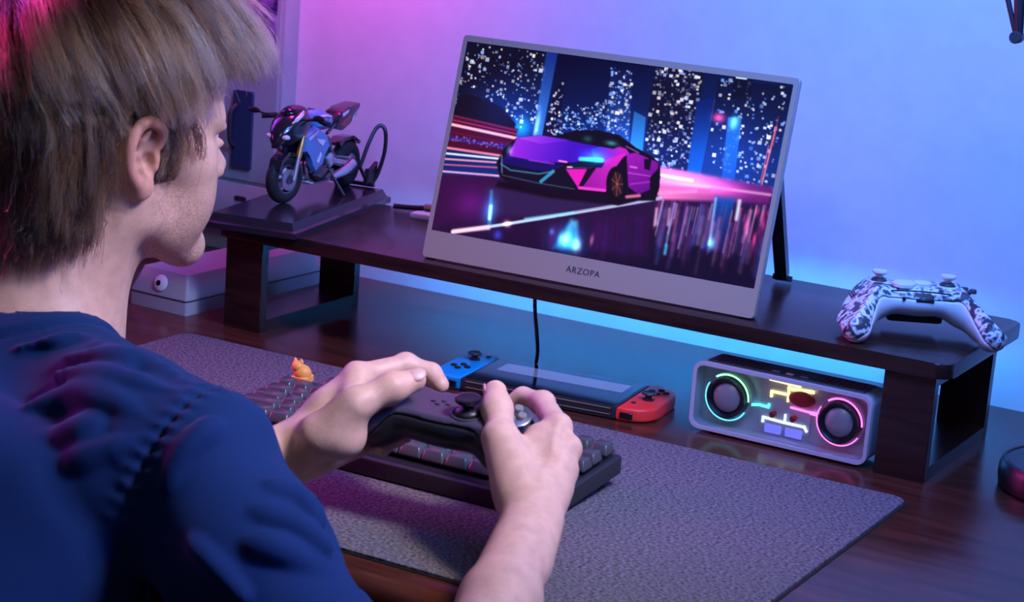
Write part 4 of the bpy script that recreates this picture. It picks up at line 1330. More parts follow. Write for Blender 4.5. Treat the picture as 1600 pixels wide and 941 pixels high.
# ------------------------------------------------------------------ the person
PR = np.array([0.25, -0.72, -0.25])
person = thing('person', 'blond person in a navy t-shirt seen from behind, holding a gamepad', 'person', tuple(PR))
HF = np.array([0.350, 0.937, 0.0])
HF /= np.linalg.norm(HF)
HR = np.array([HF[1], -HF[0], 0.0])
HU = np.array([0.0, 0.0, 1.0])
tilt = math.radians(3)
HF, HU = HF * math.cos(tilt) - HU * math.sin(tilt), HU * math.cos(tilt) + HF * math.sin(tilt)
E0 = np.array([0.285, -0.4800, 0.2753]) - 0.076 * HR
HB = np.stack([HF, HR, HU])


def H(f, r, u):
    return E0 + (f * HF + r * HR + u * HU) * 0.001


def hl(X):
    return (X - E0) @ HB.T * 1000.0


J = dict(
    rw=(0.6373, -0.4625, 0.0555), rcmc=(0.6176, -0.4520, 0.0696), rmcp=(0.5877, -0.4241, 0.0951), rip=(0.5676, -0.3985, 0.1097), rtip=(0.5583, -0.3868, 0.1198),
    rimcp=(0.6130, -0.3817, 0.1011), ripip=(0.5793, -0.3461, 0.1060), ridip=(0.5557, -0.3362, 0.1039), ritip=(0.5481, -0.3396, 0.0982), rmmcp=(0.6266, -0.3893, 0.0883),
    rmpip=(0.6013, -0.3490, 0.0717), rmdip=(0.5775, -0.3353, 0.0713), rmtip=(0.5736, -0.3519, 0.0743), rrmcp=(0.6333, -0.4066, 0.0755), rrpip=(0.6107, -0.3700, 0.0614),
    rrdip=(0.5875, -0.3537, 0.0607), rrtip=(0.5830, -0.3692, 0.0645), rpmcp=(0.6373, -0.4246, 0.0657), rppip=(0.6173, -0.3921, 0.0528), rpdip=(0.5972, -0.3763, 0.0526),
    rptip=(0.5927, -0.3894, 0.0569), lw=(0.4165, -0.4496, 0.0543), lcmc=(0.4457, -0.4570, 0.0760), lmcp=(0.4697, -0.4480, 0.1041), lip=(0.4879, -0.4264, 0.1168),
    ltip=(0.4983, -0.4100, 0.1217), limcp=(0.4411, -0.4030, 0.1120), lipip=(0.4606, -0.3638, 0.1177), lidip=(0.4798, -0.3546, 0.1127), litip=(0.4916, -0.3592, 0.1063),
    lmmcp=(0.4309, -0.3899, 0.0944), lmpip=(0.4417, -0.3509, 0.0731), lmdip=(0.4669, -0.3658, 0.0663), lmtip=(0.4798, -0.3899, 0.0681), lrmcp=(0.4274, -0.3904, 0.0776),
    lrpip=(0.4400, -0.3603, 0.0593), lrdip=(0.4647, -0.3770, 0.0597), lrtip=(0.4748, -0.4007, 0.0641), lpmcp=(0.4268, -0.4008, 0.0619), lppip=(0.4413, -0.3805, 0.0511),
    lpdip=(0.4644, -0.3970, 0.0556), lptip=(0.4722, -0.4149, 0.0604), rel=(0.7217, -0.7127, -0.0243),
    sel=(0.6640, -0.6750, -0.0820), rsh=(0.4389, -0.6102, 0.0868), lsh=(0.070, -0.545, 0.090), lel=(0.270, -0.625, 0.045),
    neck=(0.2020, -0.5150, 0.1260))
J = {k: np.array(v) for k, v in J.items()}
B = Field()
# head: cranium, forehead, face mass, jaw
AX = HB
B.ell(H(-8, 0, 38), np.array([98, 75, 87]) / 1000, AX, 0)
B.ell(H(40, 0, 42), np.array([57, 60, 54]) / 1000, AX, 0.02)
B.ell(H(44, 0, -28), np.array([50, 54, 66]) / 1000, AX, 0.025)
for s in (-1, 1):
    B.cone(H(10, s * 52, -52), H(74, s * 15, -86), 0.013, 0.014, 0.022)
    B.cone(H(6, s * 56, -10), H(10, s * 52, -52), 0.013, 0.013, 0.02)
    B.cone(H(18, s * 65, -4), H(62, s * 46, -10), 0.008, 0.015, 0.018)
    B.ell(H(60, s * 36, -40), np.array([22, 20, 30]) / 1000, AX, 0.02)
    B.cone(H(88, s * 8, 30), H(76, s * 44, 27), 0.009, 0.008, 0.012)
    B.ell(H(94, s * 31, 12), np.array([15, 14, 12]) / 1000, AX, 0.012, '-')
    B.ell(H(80, s * 32, 20), np.array([13, 15, 7]) / 1000, AX, 0.005)
    B.ell(H(79.5, s * 32, 6), np.array([12, 15, 5]) / 1000, AX, 0.006)
B.ell(H(80, 0, -86), np.array([16, 22, 15]) / 1000, AX, 0.016)
B.cone(H(86, 0, 24), H(106, 0, -16), 0.0075, 0.0092, 0.010)
B.ell(H(107.5, 0, -19), np.array([9, 9, 8]) / 1000, AX, 0.006)
for s in (-1, 1):
    B.ell(H(101, s * 11, -22), np.array([9, 6.5, 7]) / 1000, AX, 0.005)
    B.ell(H(104, s * 6, -29), np.array([5, 3.2, 3]) / 1000, AX, 0.003, '-')
B.ell(H(90, 0, -40), np.array([10, 20, 12]) / 1000, AX, 0.012)
B.ell(H(93, 0, -49), np.array([9, 22, 5]) / 1000, AX, 0.005)
B.ell(H(92, 0, -58), np.array([9, 19, 6]) / 1000, AX, 0.005)
B.cone(H(102.5, -20, -53.5), H(102.5, 20, -53.5), 0.0016, 0.0016, 0.003, '-')
# ears
for s in (-1, 1):
    def q(f, r, u, s=s):
        return H(f * 0.86 - 2, s * (76 + (r - 76) * 0.9), u * 0.86 + 1)
    B.ell(q(-11, 76, 3), np.array([19, 7, 31]) / 1000, AX, 0.006)
    B.ell(q(-9, 86, 4), np.array([15, 6.5, 24]) / 1000, AX, 0.003, '-')
    hx = [(3, 78, 3), (8, 82, 13), (7, 86, 24), (-3, 89, 32), (-15, 92, 33), (-25, 93, 24), (-29, 92, 10), (-27, 89, -5), (-21, 86, -17), (-12, 83, -26)]
    hx = [tuple(v) for v in spline(hx, 3)]
    B.chain([q(*p) for p in hx], list(np.interp(np.linspace(0, 1, len(hx)), [0, .3, .6, 1], [0.0030, 0.0042, 0.0046, 0.0046])), 0.0015)
    B.ell(q(-5, 81, -28), np.array([8, 4.5, 9]) / 1000, AX, 0.006)
    B.chain([q(*p) for p in [(-6, 84, 24), (-14, 86, 15), (-18, 86, 3), (-15, 85, -9), (-7, 83, -17)]], [0.0026, 0.0034, 0.0036, 0.0036, 0.0032], 0.003)
    B.cone(q(5, 79, -2), q(4, 80, -9), 0.0042, 0.0040, 0.004)
    B.ell(q(-4, 82, -5), np.array([6, 8, 8]) / 1000, AX, 0.003, '-')
# neck and hidden trunk
nb = J['neck']
B.cone(H(-22, 0, -30), nb + np.array([0.004, 0.0, -0.02]), 0.051, 0.057, 0.02)
B.cone(H(-38, 0, -20), nb + np.array([-0.015, -0.025, -0.02]), 0.045, 0.05, 0.02)
B.cone(H(10, 0, -60), nb + np.array([0.01, 0.030, -0.02]), 0.030, 0.032, 0.02)
for s in (-1, 1):
    B.cone(H(-12, s * 56, -32), nb + np.array([0.012, 0.036, -0.020]) + HR * 0.016 * s, 0.014, 0.013, 0.022)
trunk = np.array([0.235, -0.70, -0.10])
B.cone(nb + np.array([0, -0.01, -0.03]), trunk, 0.055, 0.09, 0.05)
B.cone(nb + np.array([0, -0.02, -0.04]), J['rsh'], 0.045, 0.042, 0.04)
B.cone(nb + np.array([0, -0.02, -0.04]), J['lsh'], 0.045, 0.042, 0.04)
# arms
B.chain([J['rsh'], J['rsh'] * .65 + J['sel'] * .35, J['rsh'] * .38 + J['sel'] * .55 + J['rel'] * .07, J['rel']], [0.042, 0.038, 0.036, 0.035], 0.02)
B.chain([J['lsh'], J['lsh'] * .5 + J['lel'] * .5, J['lel']], [0.044, 0.042, 0.034], 0.02)
fr_ = lambda t: J['rel'] * (1 - t) + J['rw'] * t
B.chain([J['rel'], fr_(0.30), fr_(0.62), J['rw']], [0.035, 0.0330, 0.0275, 0.0195], 0.012)
B.cone(fr_(0.80) + np.array([0.014, 0.004, -0.002]), J['rw'] + np.array([0.013, 0.002, 0.000]), 0.011, 0.0125, 0.012)
fl_ = lambda t: J['lel'] * (1 - t) + J['lw'] * t
B.chain([J['lel'], fl_(0.35), fl_(0.7), J['lw']], [0.034, 0.032, 0.025, 0.0200], 0.012)
# right hand: back of the hand, knuckles, tendons, fingers curled round the grip
RN = np.array([0.42, -0.50, 0.76])
RN /= np.linalg.norm(RN)
for m_, r_ in (('rimcp', 0.0125), ('rmmcp', 0.0125), ('rrmcp', 0.0115), ('rpmcp', 0.0105)):
    mid = J['rw'] * 0.45 + J[m_] * 0.55
    B.chain([J['rw'] + (J[m_] - J['rw']) * 0.05, mid, J[m_] - RN * 0.002], [0.0165, 0.0140, r_ - 0.0015], 0.009)
B.cone(J['rw'] * 0.6 + J['rmcp'] * 0.4, J['rimcp'] * 0.6 + J['rmcp'] * 0.4 - RN * 0.006, 0.012, 0.0075, 0.018)
for m_ in ('rimcp', 'rmmcp', 'rrmcp', 'rpmcp'):
    B.ell(J[m_] + RN * 0.0035, (0.0085, 0.0085, 0.0085), None, 0.006)
    B.cone(J['rw'] * 0.72 + J[m_] * 0.28 + RN * 0.0172, J[m_] + RN * 0.0092, 0.0024, 0.0024, 0.005)
B.ell((J['rcmc'] + J['rmcp'] + 2 * J['rimcp'] + J['rw']) / 5 + RN * 0.0230, (0.013, 0.013, 0.013), None, 0.012, '-')
B.cone(J['rw'] * 0.9 + J['rcmc'] * 0.1 + RN * 0.0150, J['rmcp'] + RN * 0.0085, 0.0026, 0.0026, 0.006)
B.chain([J['rcmc'], J['rmcp'], J['rip'], J['rtip']], [0.0145, 0.0118, 0.0104, 0.0090], 0.010)
B.ell(J['rmcp'] + np.array([-0.002, -0.003, 0.003]), (0.0118, 0.0118, 0.0118), None, 0.006)
B.ell(J['rip'] + np.array([0, -0.0008, 0.001]), (0.0108, 0.0108, 0.0108), None, 0.004)
B.cone(J['rw'] * 0.5 + J['rcmc'] * 0.5, J['rcmc'] * 0.4 + J['rmcp'] * 0.6, 0.016, 0.0125, 0.014)
for n_, r0 in (('i', 0.0092), ('m', 0.0090), ('r', 0.0085), ('p', 0.0074)):
    B.chain([J['r%smcp' % n_], J['r%spip' % n_], J['r%sdip' % n_], J['r%stip' % n_]], [r0 + 0.0008, r0 - 0.0004, r0 - 0.0012, r0 - 0.0020], 0.004)
    B.ell(J['r%spip' % n_], (r0 + 0.0003,) * 3, None, 0.004)
# left hand: thumb side towards the camera
LN = np.array([-0.72, -0.05, 0.69])
LN /= np.linalg.norm(LN)
for m_, r_ in (('limcp', 0.0125), ('lmmcp', 0.0125), ('lrmcp', 0.0115), ('lpmcp', 0.0105)):
    mid = J['lw'] * 0.45 + J[m_] * 0.55
    B.chain([J['lw'] + (J[m_] - J['lw']) * 0.05, mid, J[m_] - LN * 0.002], [0.0170, 0.0150, r_ - 0.001], 0.014)
for m_ in ('limcp', 'lmmcp', 'lrmcp'):
    B.ell(J[m_] + LN * 0.003, (0.0085, 0.0085, 0.0085), None, 0.006)
    B.cone(J['lw'] * 0.72 + J[m_] * 0.28 + LN * 0.0155, J[m_] + LN * 0.0075, 0.0022, 0.0022, 0.008)
B.chain([J['lw'] * .45 + J['lcmc'] * .55, J['lcmc'], J['lmcp'], J['lip'], J['ltip']], [0.0170, 0.0165, 0.0122, 0.0106, 0.0090], 0.010)
B.ell(J['lcmc'] * 0.55 + J['lmcp'] * 0.45 + np.array([0.006, 0.004, -0.012]), (0.016, 0.018, 0.017), None, 0.014)
B.cone(J['lcmc'] * 0.4 + J['lmcp'] * 0.6, J['limcp'] * 0.8 + J['lmcp'] * 0.2, 0.0085, 0.0085, 0.014)
B.ell(J['lip'], (0.0109,) * 3, None, 0.004)
B.cone(J['lw'] + np.array([0.006, 0.010, -0.006]), J['lpmcp'] + np.array([0.022, -0.012, -0.002]), 0.0135, 0.0125, 0.014)
for n_, r0 in (('i', 0.0092), ('m', 0.0090), ('r', 0.0085), ('p', 0.0076)):
    B.chain([J['l%smcp' % n_], J['l%spip' % n_], J['l%sdip' % n_], J['l%stip' % n_]], [r0 + 0.0008, r0 - 0.0004, r0 - 0.0012, r0 - 0.0020], 0.004)
    B.ell(J['l%spip' % n_], (r0 + 0.0003,) * 3, None, 0.004)
# creases across the finger joints
for a_, b_ in (('rip', 'rtip'), ('lip', 'ltip')):
    ax_ = (J[b_] - J[a_]) / np.linalg.norm(J[b_] - J[a_])

Vb, Fb = surface(B, (0.0, -0.80, -0.20), (0.78, -0.28, 0.42), 0.0019)

M['skin'] = mat('skin', (0.60, 0.36, 0.27), 0.46, spec=0.4)
n, l, b = nodes(M['skin'])
b.inputs['Subsurface Weight'].default_value = 0.12
b.inputs['Subsurface Radius'].default_value = (0.010, 0.004, 0.002)
b.inputs['Subsurface Scale'].default_value = 0.4
at = n.new('ShaderNodeAttribute')
at.attribute_name = 'complexion'
tc = n.new('ShaderNodeTexCoord')
nz = n.new('ShaderNodeTexNoise')
nz.inputs['Scale'].default_value = 90
nz.inputs['Detail'].default_value = 4
l.new(tc.outputs['Object'], nz.inputs['Vector'])
nz2 = n.new('ShaderNodeTexNoise')
nz2.inputs['Scale'].default_value = 900
nz2.inputs['Detail'].default_value = 2
l.new(tc.outputs['Object'], nz2.inputs['Vector'])
mr = n.new('ShaderNodeMapRange')
mr.inputs['From Min'].default_value = 0.3
mr.inputs['From Max'].default_value = 0.7
mr.inputs['To Min'].default_value = 0.88
mr.inputs['To Max'].default_value = 1.08
l.new(nz.outputs['Fac'], mr.inputs['Value'])
mx = n.new('ShaderNodeMix')
mx.data_type = 'RGBA'
mx.blend_type = 'MULTIPLY'
mx.inputs['Factor'].default_value = 1.0
l.new(at.outputs['Color'], mx.inputs['A'])
l.new(mr.outputs[0], mx.inputs['B'])
# stubble: dark specks where the attribute's alpha says beard
sp_ = n.new('ShaderNodeMapRange')
sp_.inputs['From Min'].default_value = 0.50
sp_.inputs['From Max'].default_value = 0.62
l.new(nz2.outputs['Fac'], sp_.inputs['Value'])
mm = n.new('ShaderNodeMath')
mm.operation = 'MULTIPLY'
l.new(sp_.outputs[0], mm.inputs[0])
l.new(at.outputs['Alpha'], mm.inputs[1])
mx2 = n.new('ShaderNodeMix')
mx2.data_type = 'RGBA'
l.new(mm.outputs[0], mx2.inputs['Factor'])
l.new(mx.outputs['Result'], mx2.inputs['A'])
mx2.inputs['B'].default_value = (0.13, 0.065, 0.035, 1)
l.new(mx2.outputs['Result'], b.inputs['Base Color'])
bp = n.new('ShaderNodeBump')
bp.inputs['Strength'].default_value = 0.25
bp.inputs['Distance'].default_value = 0.0008
l.new(nz2.outputs['Fac'], bp.inputs['Height'])
l.new(bp.outputs[0], b.inputs['Normal'])

body = raw_mesh('body', Vb - PR, Fb, M['skin'], person)
base = np.array([0.60, 0.37, 0.28])
colr = np.repeat(base[None], len(Vb), 0)
L_ = hl(Vb)


def sm(x, a, b_):
    t = np.clip((x - a) / (b_ - a), 0, 1)
    return t * t * (3 - 2 * t)


def redden(w, c):
    colr[:] = colr * (1 - w[:, None]) + np.asarray(c) * w[:, None]


hc0 = H(-6, 0, 38)
hr = np.array([0.101, 0.079, 0.092])


def scalp_ok(D):
    f, r, u = D[:, 0] * hr[0] * 1000 - 6, np.abs(D[:, 1]) * hr[1] * 1000, D[:, 2] * hr[2] * 1000 + 38
    front = f < 78 - 0.010 * (r - 20).clip(0) ** 2
    top = (u > 74) | (f < 62)
    temple = ~((f > 40) & (u < 66)) & ~((f > 28) & (u < 30))
    side = ~((f > 12) & (f <= 40) & (u < 14) & (f + 0.2 * u > 25))
    ear = ~((np.abs(f + 12) < 24) & (u < 26) & (u > -60)) | ((f > 2) & (f < 24) & (u > -16))
    back = (u > -58)
    sb = ~((f > -30) & (f < 30) & (u < -16))
    return front & top & temple & side & ear & back & sb




ear_w = sm(np.abs(L_[:, 1]), 76, 84) * sm(-np.abs(L_[:, 0] + 10), -34, -24) * sm(-np.abs(L_[:, 2]), -44, -36)
redden(ear_w * 0.6, (0.62, 0.26, 0.19))
lip_w = np.exp(-(((L_[:, 2] + 53) / 8) ** 2 + (L_[:, 1] / 22) ** 2)) * sm(L_[:, 0], 88, 97)
redden(lip_w * 0.8, (0.50, 0.20, 0.17))
for k in ('rimcp', 'rmmcp', 'rrmcp', 'ripip', 'limcp', 'lipip', 'rip', 'lip', 'ritip', 'litip', 'rtip', 'ltip'):
    redden(np.exp(-((Vb - J[k]) ** 2).sum(1) / 0.011 ** 2) * 0.45, (0.62, 0.29, 0.22))
beard = sm(L_[:, 0], -2, 22) * sm(-L_[:, 2], 8 - 0, 40) * sm(L_[:, 2], -125, -98) * (1 - lip_w)
beard = np.maximum(beard * (1 - 0.75 * np.exp(-(((L_[:, 0] - 70) / 22) ** 2 + ((L_[:, 2] + 26) / 18) ** 2))), 0)
# scalp under the hair, dark with roots
Dq = (L_ * 0.001 - np.array([-0.006, 0, 0.038])) / np.array([0.101, 0.079, 0.092])
Dq = Dq / np.linalg.norm(Dq, axis=1)[:, None]
SCALP_ROWS = (L_[:, 2] > -75) & (np.linalg.norm(L_ - np.array([-6, 0, 38]), axis=1) < 125)
rw_ = np.where(SCALP_ROWS & scalp_ok(Dq) & (np.abs(L_[:, 1]) < 80), 0.92, 0.0)
redden(rw_, (0.045, 0.022, 0.013))
# tanned knuckle folds and hollows keep their own faint colour
colb = np.c_[colr, np.clip(beard * 0.62, 0, 1)].astype(np.float32)
ca = body.data.color_attributes.new('complexion', 'FLOAT_COLOR', 'POINT')
ca.data.foreach_set('color', colb.ravel())
for s in (-1, 1):
    ey = obj('eyeball', ball(0.0118, seg=24), M['sclera'], person, loc=tuple(H(75.0, s * 32, 13) - PR))
    obj('iris', ball((0.0055, 0.0055, 0.0055), tuple(HF * 0.0072)), M['iris'], ey)
    br = [tuple(H(96 - 0.30 * abs(t) * 0.35 - (t - 12) ** 2 * 0.010, s * t, 33 + 3 * math.sin((t - 8) / 34 * PI)) - PR) for t in (9, 16, 23, 30, 37, 44)]
    obj('eyebrow', tube(br, [0.002, 0.0032, 0.0034, 0.003, 0.0024, 0.0014], 8), mat('eyebrow_hair', (0.16, 0.09, 0.045), 0.7), person)
for k, (tp, jp, nn) in (('r', ('rtip', 'rip', RN)), ('l', ('ltip', 'lip', np.array([0.45, -0.55, 0.70])))):
    d_ = J[tp] - J[jp]
    d_ /= np.linalg.norm(d_)
    nn = nn - d_ * (nn @ d_)
    nn /= np.linalg.norm(nn)
    if k == 'r':
        nn = np.array([-0.75, 0.15, 0.30]) - d_ * (np.array([-0.75, 0.15, 0.30]) @ d_)
        nn /= np.linalg.norm(nn)
    w_ = np.cross(d_, nn)
    nb_ = ball((0.0056, 0.0072, 0.0016), seg=16)
    mx_ = Matrix(((w_[0], d_[0], nn[0], 0), (w_[1], d_[1], nn[1], 0), (w_[2], d_[2], nn[2], 0), (0, 0, 0, 1)))
    bmesh.ops.transform(nb_, matrix=mx_, verts=nb_.verts)
    obj('thumbnail', nb_, mat('nail', (0.56, 0.34, 0.29), 0.38), person, loc=tuple(J[tp] + d_ * 0.001 + nn * 0.0082 - PR))

# ---- t-shirt
T = Field()
rs, ls = J['rsh'], J['lsh']
hip = np.array([0.235, -0.80, -0.42])
mid = np.array([0.235, -0.70, -0.10])
T.cone(nb + np.array([0.0, -0.055, -0.055]), mid + np.array([0, -0.02, 0]), 0.062, 0.110, 0.05)
T.ell((0.25, -0.668, -0.005), (0.185, 0.086, 0.130), None, 0.06)
T.cone(mid + np.array([-0.06, 0, 0]), hip + np.array([-0.06, 0, 0]), 0.125, 0.13, 0.05)
T.cone(mid + np.array([0.07, 0, 0]), hip + np.array([0.07, 0, 0]), 0.125, 0.13, 0.05)
T.cone(nb + np.array([0.004, -0.010, -0.022]), rs + np.array([-0.015, 0, 0.002]), 0.052, 0.056, 0.045)
T.cone(nb + np.array([0.004, -0.010, -0.022]), ls + np.array([0.015, 0, 0.002]), 0.052, 0.056, 0.045)
sl = lambda t: rs * (1 - t) + J['sel'] * t
T.chain([rs, sl(0.3), sl(0.62), sl(0.97)], [0.056, 0.055, 0.049, 0.047], 0.03)
sl2 = lambda t: ls * (1 - t) + J['lel'] * t
T.chain([ls, sl2(0.4), sl2(0.75)], [0.058, 0.060, 0.058], 0.03)
axr = (J['sel'] - rs) / np.linalg.norm(J['sel'] - rs)
uu = np.array([0.3, 0.75, 0.55])
uu -= axr * (uu @ axr)
uu /= np.linalg.norm(uu)
vv = np.cross(axr, uu)


def on_sleeve(t, ang, r):
    a = math.radians(ang)
    return sl(t) + (uu * math.cos(a) + vv * math.sin(a)) * r


# folds across the sleeve and over the back
FOLDS = [
    ([(0.3127, -0.6056, 0.1409), (0.355, -0.6051, 0.1491), (0.394, -0.6016, 0.1488), (0.4381, -0.6153, 0.1475)], .0050),
    ([(0.3138, -0.6202, 0.1303), (0.3635, -0.6285, 0.14), (0.4052, -0.629, 0.1447), (0.4412, -0.6297, 0.1441)], .0045),
    ([(0.3168, -0.6566, 0.1132), (0.3509, -0.6409, 0.1256), (0.3967, -0.646, 0.1333), (0.4313, -0.6516, 0.1295)], .0055),
    ([(0.3826, -0.6752, 0.0888), (0.4129, -0.6706, 0.1062), (0.4348, -0.662, 0.1163)], .0050),
    ([(0.3644, -0.7244, 0.0353), (0.3816, -0.705, 0.0397), (0.4039, -0.6905, 0.0317), (0.4286, -0.6709, 0.0036)], .0080),
    ([(0.257, -0.6001, 0.1365), (0.2851, -0.5892, 0.1474), (0.3102, -0.5747, 0.147), (0.3795, -0.6126, 0.1482)], .0040),
    ([(0.326, -0.6854, 0.0929), (0.3564, -0.6662, 0.0999), (0.3944, -0.663, 0.1177)], .0050),
    ([(0.4651, -0.6712, 0.0925), (0.4696, -0.6575, 0.1178), (0.4779, -0.6406, 0.1296)], .0045),
    ([(0.526, -0.6368, 0.0978), (0.5396, -0.6214, 0.0901), (0.5593, -0.6214, 0.0761)], .0060),
    ([(0.5322, -0.6588, 0.0866), (0.5543, -0.6447, 0.0789), (0.5743, -0.6326, 0.063)], .0065),
    ([(0.54, -0.6751, 0.0702), (0.5589, -0.6647, 0.0673), (0.5767, -0.6372, 0.0458)], .0065),
    ([(0.5014, -0.6874, 0.0642), (0.5206, -0.6906, 0.0562), (0.5488, -0.6915, 0.0387)], .0040),
]
for pts, r_ in FOLDS:
    q_ = spline(pts, 4)
    w_ = [r_ * (0.30 + 0.55 * math.sin(PI * i / (len(q_) - 1)) ** 0.7) for i in range(len(q_))]
    T.chain([np.array(v) + np.array([-0.10, 0.17, -0.08]) * 0.012 for v in q_], w_, 0.009)


def vnoise(X, seed):
    r_ = np.random.default_rng(seed)
    o = 0
    for i in range(5):
        k = r_.normal(size=3)
        k /= np.linalg.norm(k)
        o = o + np.sin(X @ k * r_.uniform(0.6, 1.6) + r_.uniform(0, 6.3) + 1.2 * np.sin(X @ np.roll(k, 1) * 0.8 + i))
    return o / 5


dfold = np.array([0.80, 0.10, -0.20])


nax = H(-22, 0, -30) - nb
nax /= np.linalg.norm(nax)
seam_c = np.array([0.4460, -0.6500, 0.1300])
seam_n = np.array([1.0, 0.015, -0.246])
seam_n /= np.linalg.norm(seam_n)


def shirt_mod(X, d):
    near = np.abs(d) < 0.03
    P = X[near]
    q = P - rs
    # long soft folds radiating from the armpit over the back
    ang = np.arctan2(P[:, 2] + 0.02, P[:, 0] - 0.50)
    w = np.exp(-((np.linalg.norm(P - np.array([0.42, -0.70, 0.0]), axis=1) - 0.14) / 0.12) ** 2)
    f1 = np.sin(ang * 9 + 1.4 * vnoise(P * 16, 3))
    w *= 1 - sm((P - rs) @ axr, -0.01, 0.06)
    f1 = np.sign(f1) * np.abs(f1) ** 1.4
    f2 = vnoise(P * 30, 5)
    f3 = vnoise(P * np.array([62, 62, 90]), 9)
    # drag lines between neck and shoulder
    s_ = (P - nb) @ seam_n
    wd = np.exp(-((s_ - 0.10) / 0.06) ** 2) * sm(P[:, 2], 0.06, 0.12)
    f4 = np.sin(((P - nb) @ np.array([0.1, 0.72, -0.68])) * 260 + 2.0 * vnoise(P * 22, 2) + s_ * 25)
    # puckered armhole seam
    ds = (P - seam_c) @ seam_n + 0.003 * vnoise(P * 20, 8)
    ring_ = np.exp(-(ds / 0.0030) ** 2)
    pk_ = np.sin(((P - seam_c) @ np.array([0.0, -0.65, -0.75])) * 560 + 1.5 * vnoise(P * 40, 4))
    puck = np.exp(-(ds / 0.010) ** 2) * pk_
    calm = sm(P[:, 2], 0.045, 0.095)
    ring_ = ring_ * calm
    puck = puck * calm
    onarm = 1 - sm(P[:, 0], 0.30, 0.24) if False else sm(P[:, 0], 0.28, 0.34)
    add_ = 0.0055 * f1 * w + 0.0034 * f2 + 0.0012 * f3 + 0.0008 * f4 * wd + (-0.0034 * ring_ + 0.0015 * puck) * onarm
    # neckline: cut by the neck, with a raised rib round it
    rel = P - nb
    tt = rel @ nax
    rad_ = np.linalg.norm(rel - tt[:, None] * nax, axis=1)
    nk = rad_ - (0.0665 + 0.10 * np.maximum(tt + 0.01, 0))
    nk = np.where(tt > -0.075, nk, 0.05)
    dd = d[near] - add_ * sm(nk, 0.014, 0.045)
    dd = dd - 0.0022 * (sm(-nk, -0.0165, -0.0145)) + 0.0024 * np.exp(-((nk - 0.0170) / 0.0012) ** 2)
    dd = np.maximum(dd, -nk)
    # sleeve hem
    th = (P - rs) @ axr
    hemL = np.linalg.norm(J['sel'] - rs) * 0.60
    offax = np.linalg.norm((P - rs) - th[:, None] * axr, axis=1)
    arm = offax < 0.085
    hm_ = np.where(arm & (P[:, 0] > 0.47), th - hemL, -0.05)
    dd = dd - np.where(hm_ > -0.022, 0.0014, 0) + 0.0014 * np.exp(-((hm_ + 0.0225) / 0.0011) ** 2)
    dd = np.maximum(dd, hm_)
    out = d.copy()
    out[near] = dd
    return out


T.func(shirt_mod, (0, 0, 0), 1, op='mod')
Vt, Ft = surface(T, (-0.02, -0.95, -0.40), (0.76, -0.42, 0.24), 0.0026)
M['shirt'] = mat('navy_cotton', (0.008, 0.028, 0.110), 0.85, spec=0.12)
n, l, b = nodes(M['shirt'])
b.inputs['Sheen Weight'].default_value = 0.12
b.inputs['Sheen Roughness'].default_value = 0.5
b.inputs['Sheen Tint'].default_value = (0.25, 0.45, 1.0, 1)
tc = n.new('ShaderNodeTexCoord')
nz = n.new('ShaderNodeTexNoise')
nz.inputs['Scale'].default_value = 1100
l.new(tc.outputs['Object'], nz.inputs['Vector'])
bp = n.new('ShaderNodeBump')
bp.inputs['Strength'].default_value = 0.2
bp.inputs['Distance'].default_value = 0.0006
l.new(nz.outputs['Fac'], bp.inputs['Height'])
l.new(bp.outputs[0], b.inputs['Normal'])
raw_mesh('t_shirt', Vt - PR, Ft, M['shirt'], person)

# ---- hair: strands grown from the scalp, radiating from the crown, gathered into locks
NCL = 1900
NST = 34000
g_ = RNG.normal(size=(60000, 3))
g_ /= np.linalg.norm(g_, axis=1)[:, None]
g_ = g_[scalp_ok(g_)]
Dc = g_[:NCL]
Dr = g_[NCL:NCL + NST]
near_c = np.empty(len(Dr), int)
for s in range(0, len(Dr), 2000):
    near_c[s:s + 2000] = (Dr[s:s + 2000] @ Dc.T).argmax(1)
crown = np.array([-0.45, -0.40, 0.80])
crown /= np.linalg.norm(crown)
down = -HB @ np.array([0, 0, 1.0])


NK0 = (H(-34, 0, -20) - hc0) @ HB.T
NK1 = (nb - hc0) @ HB.T


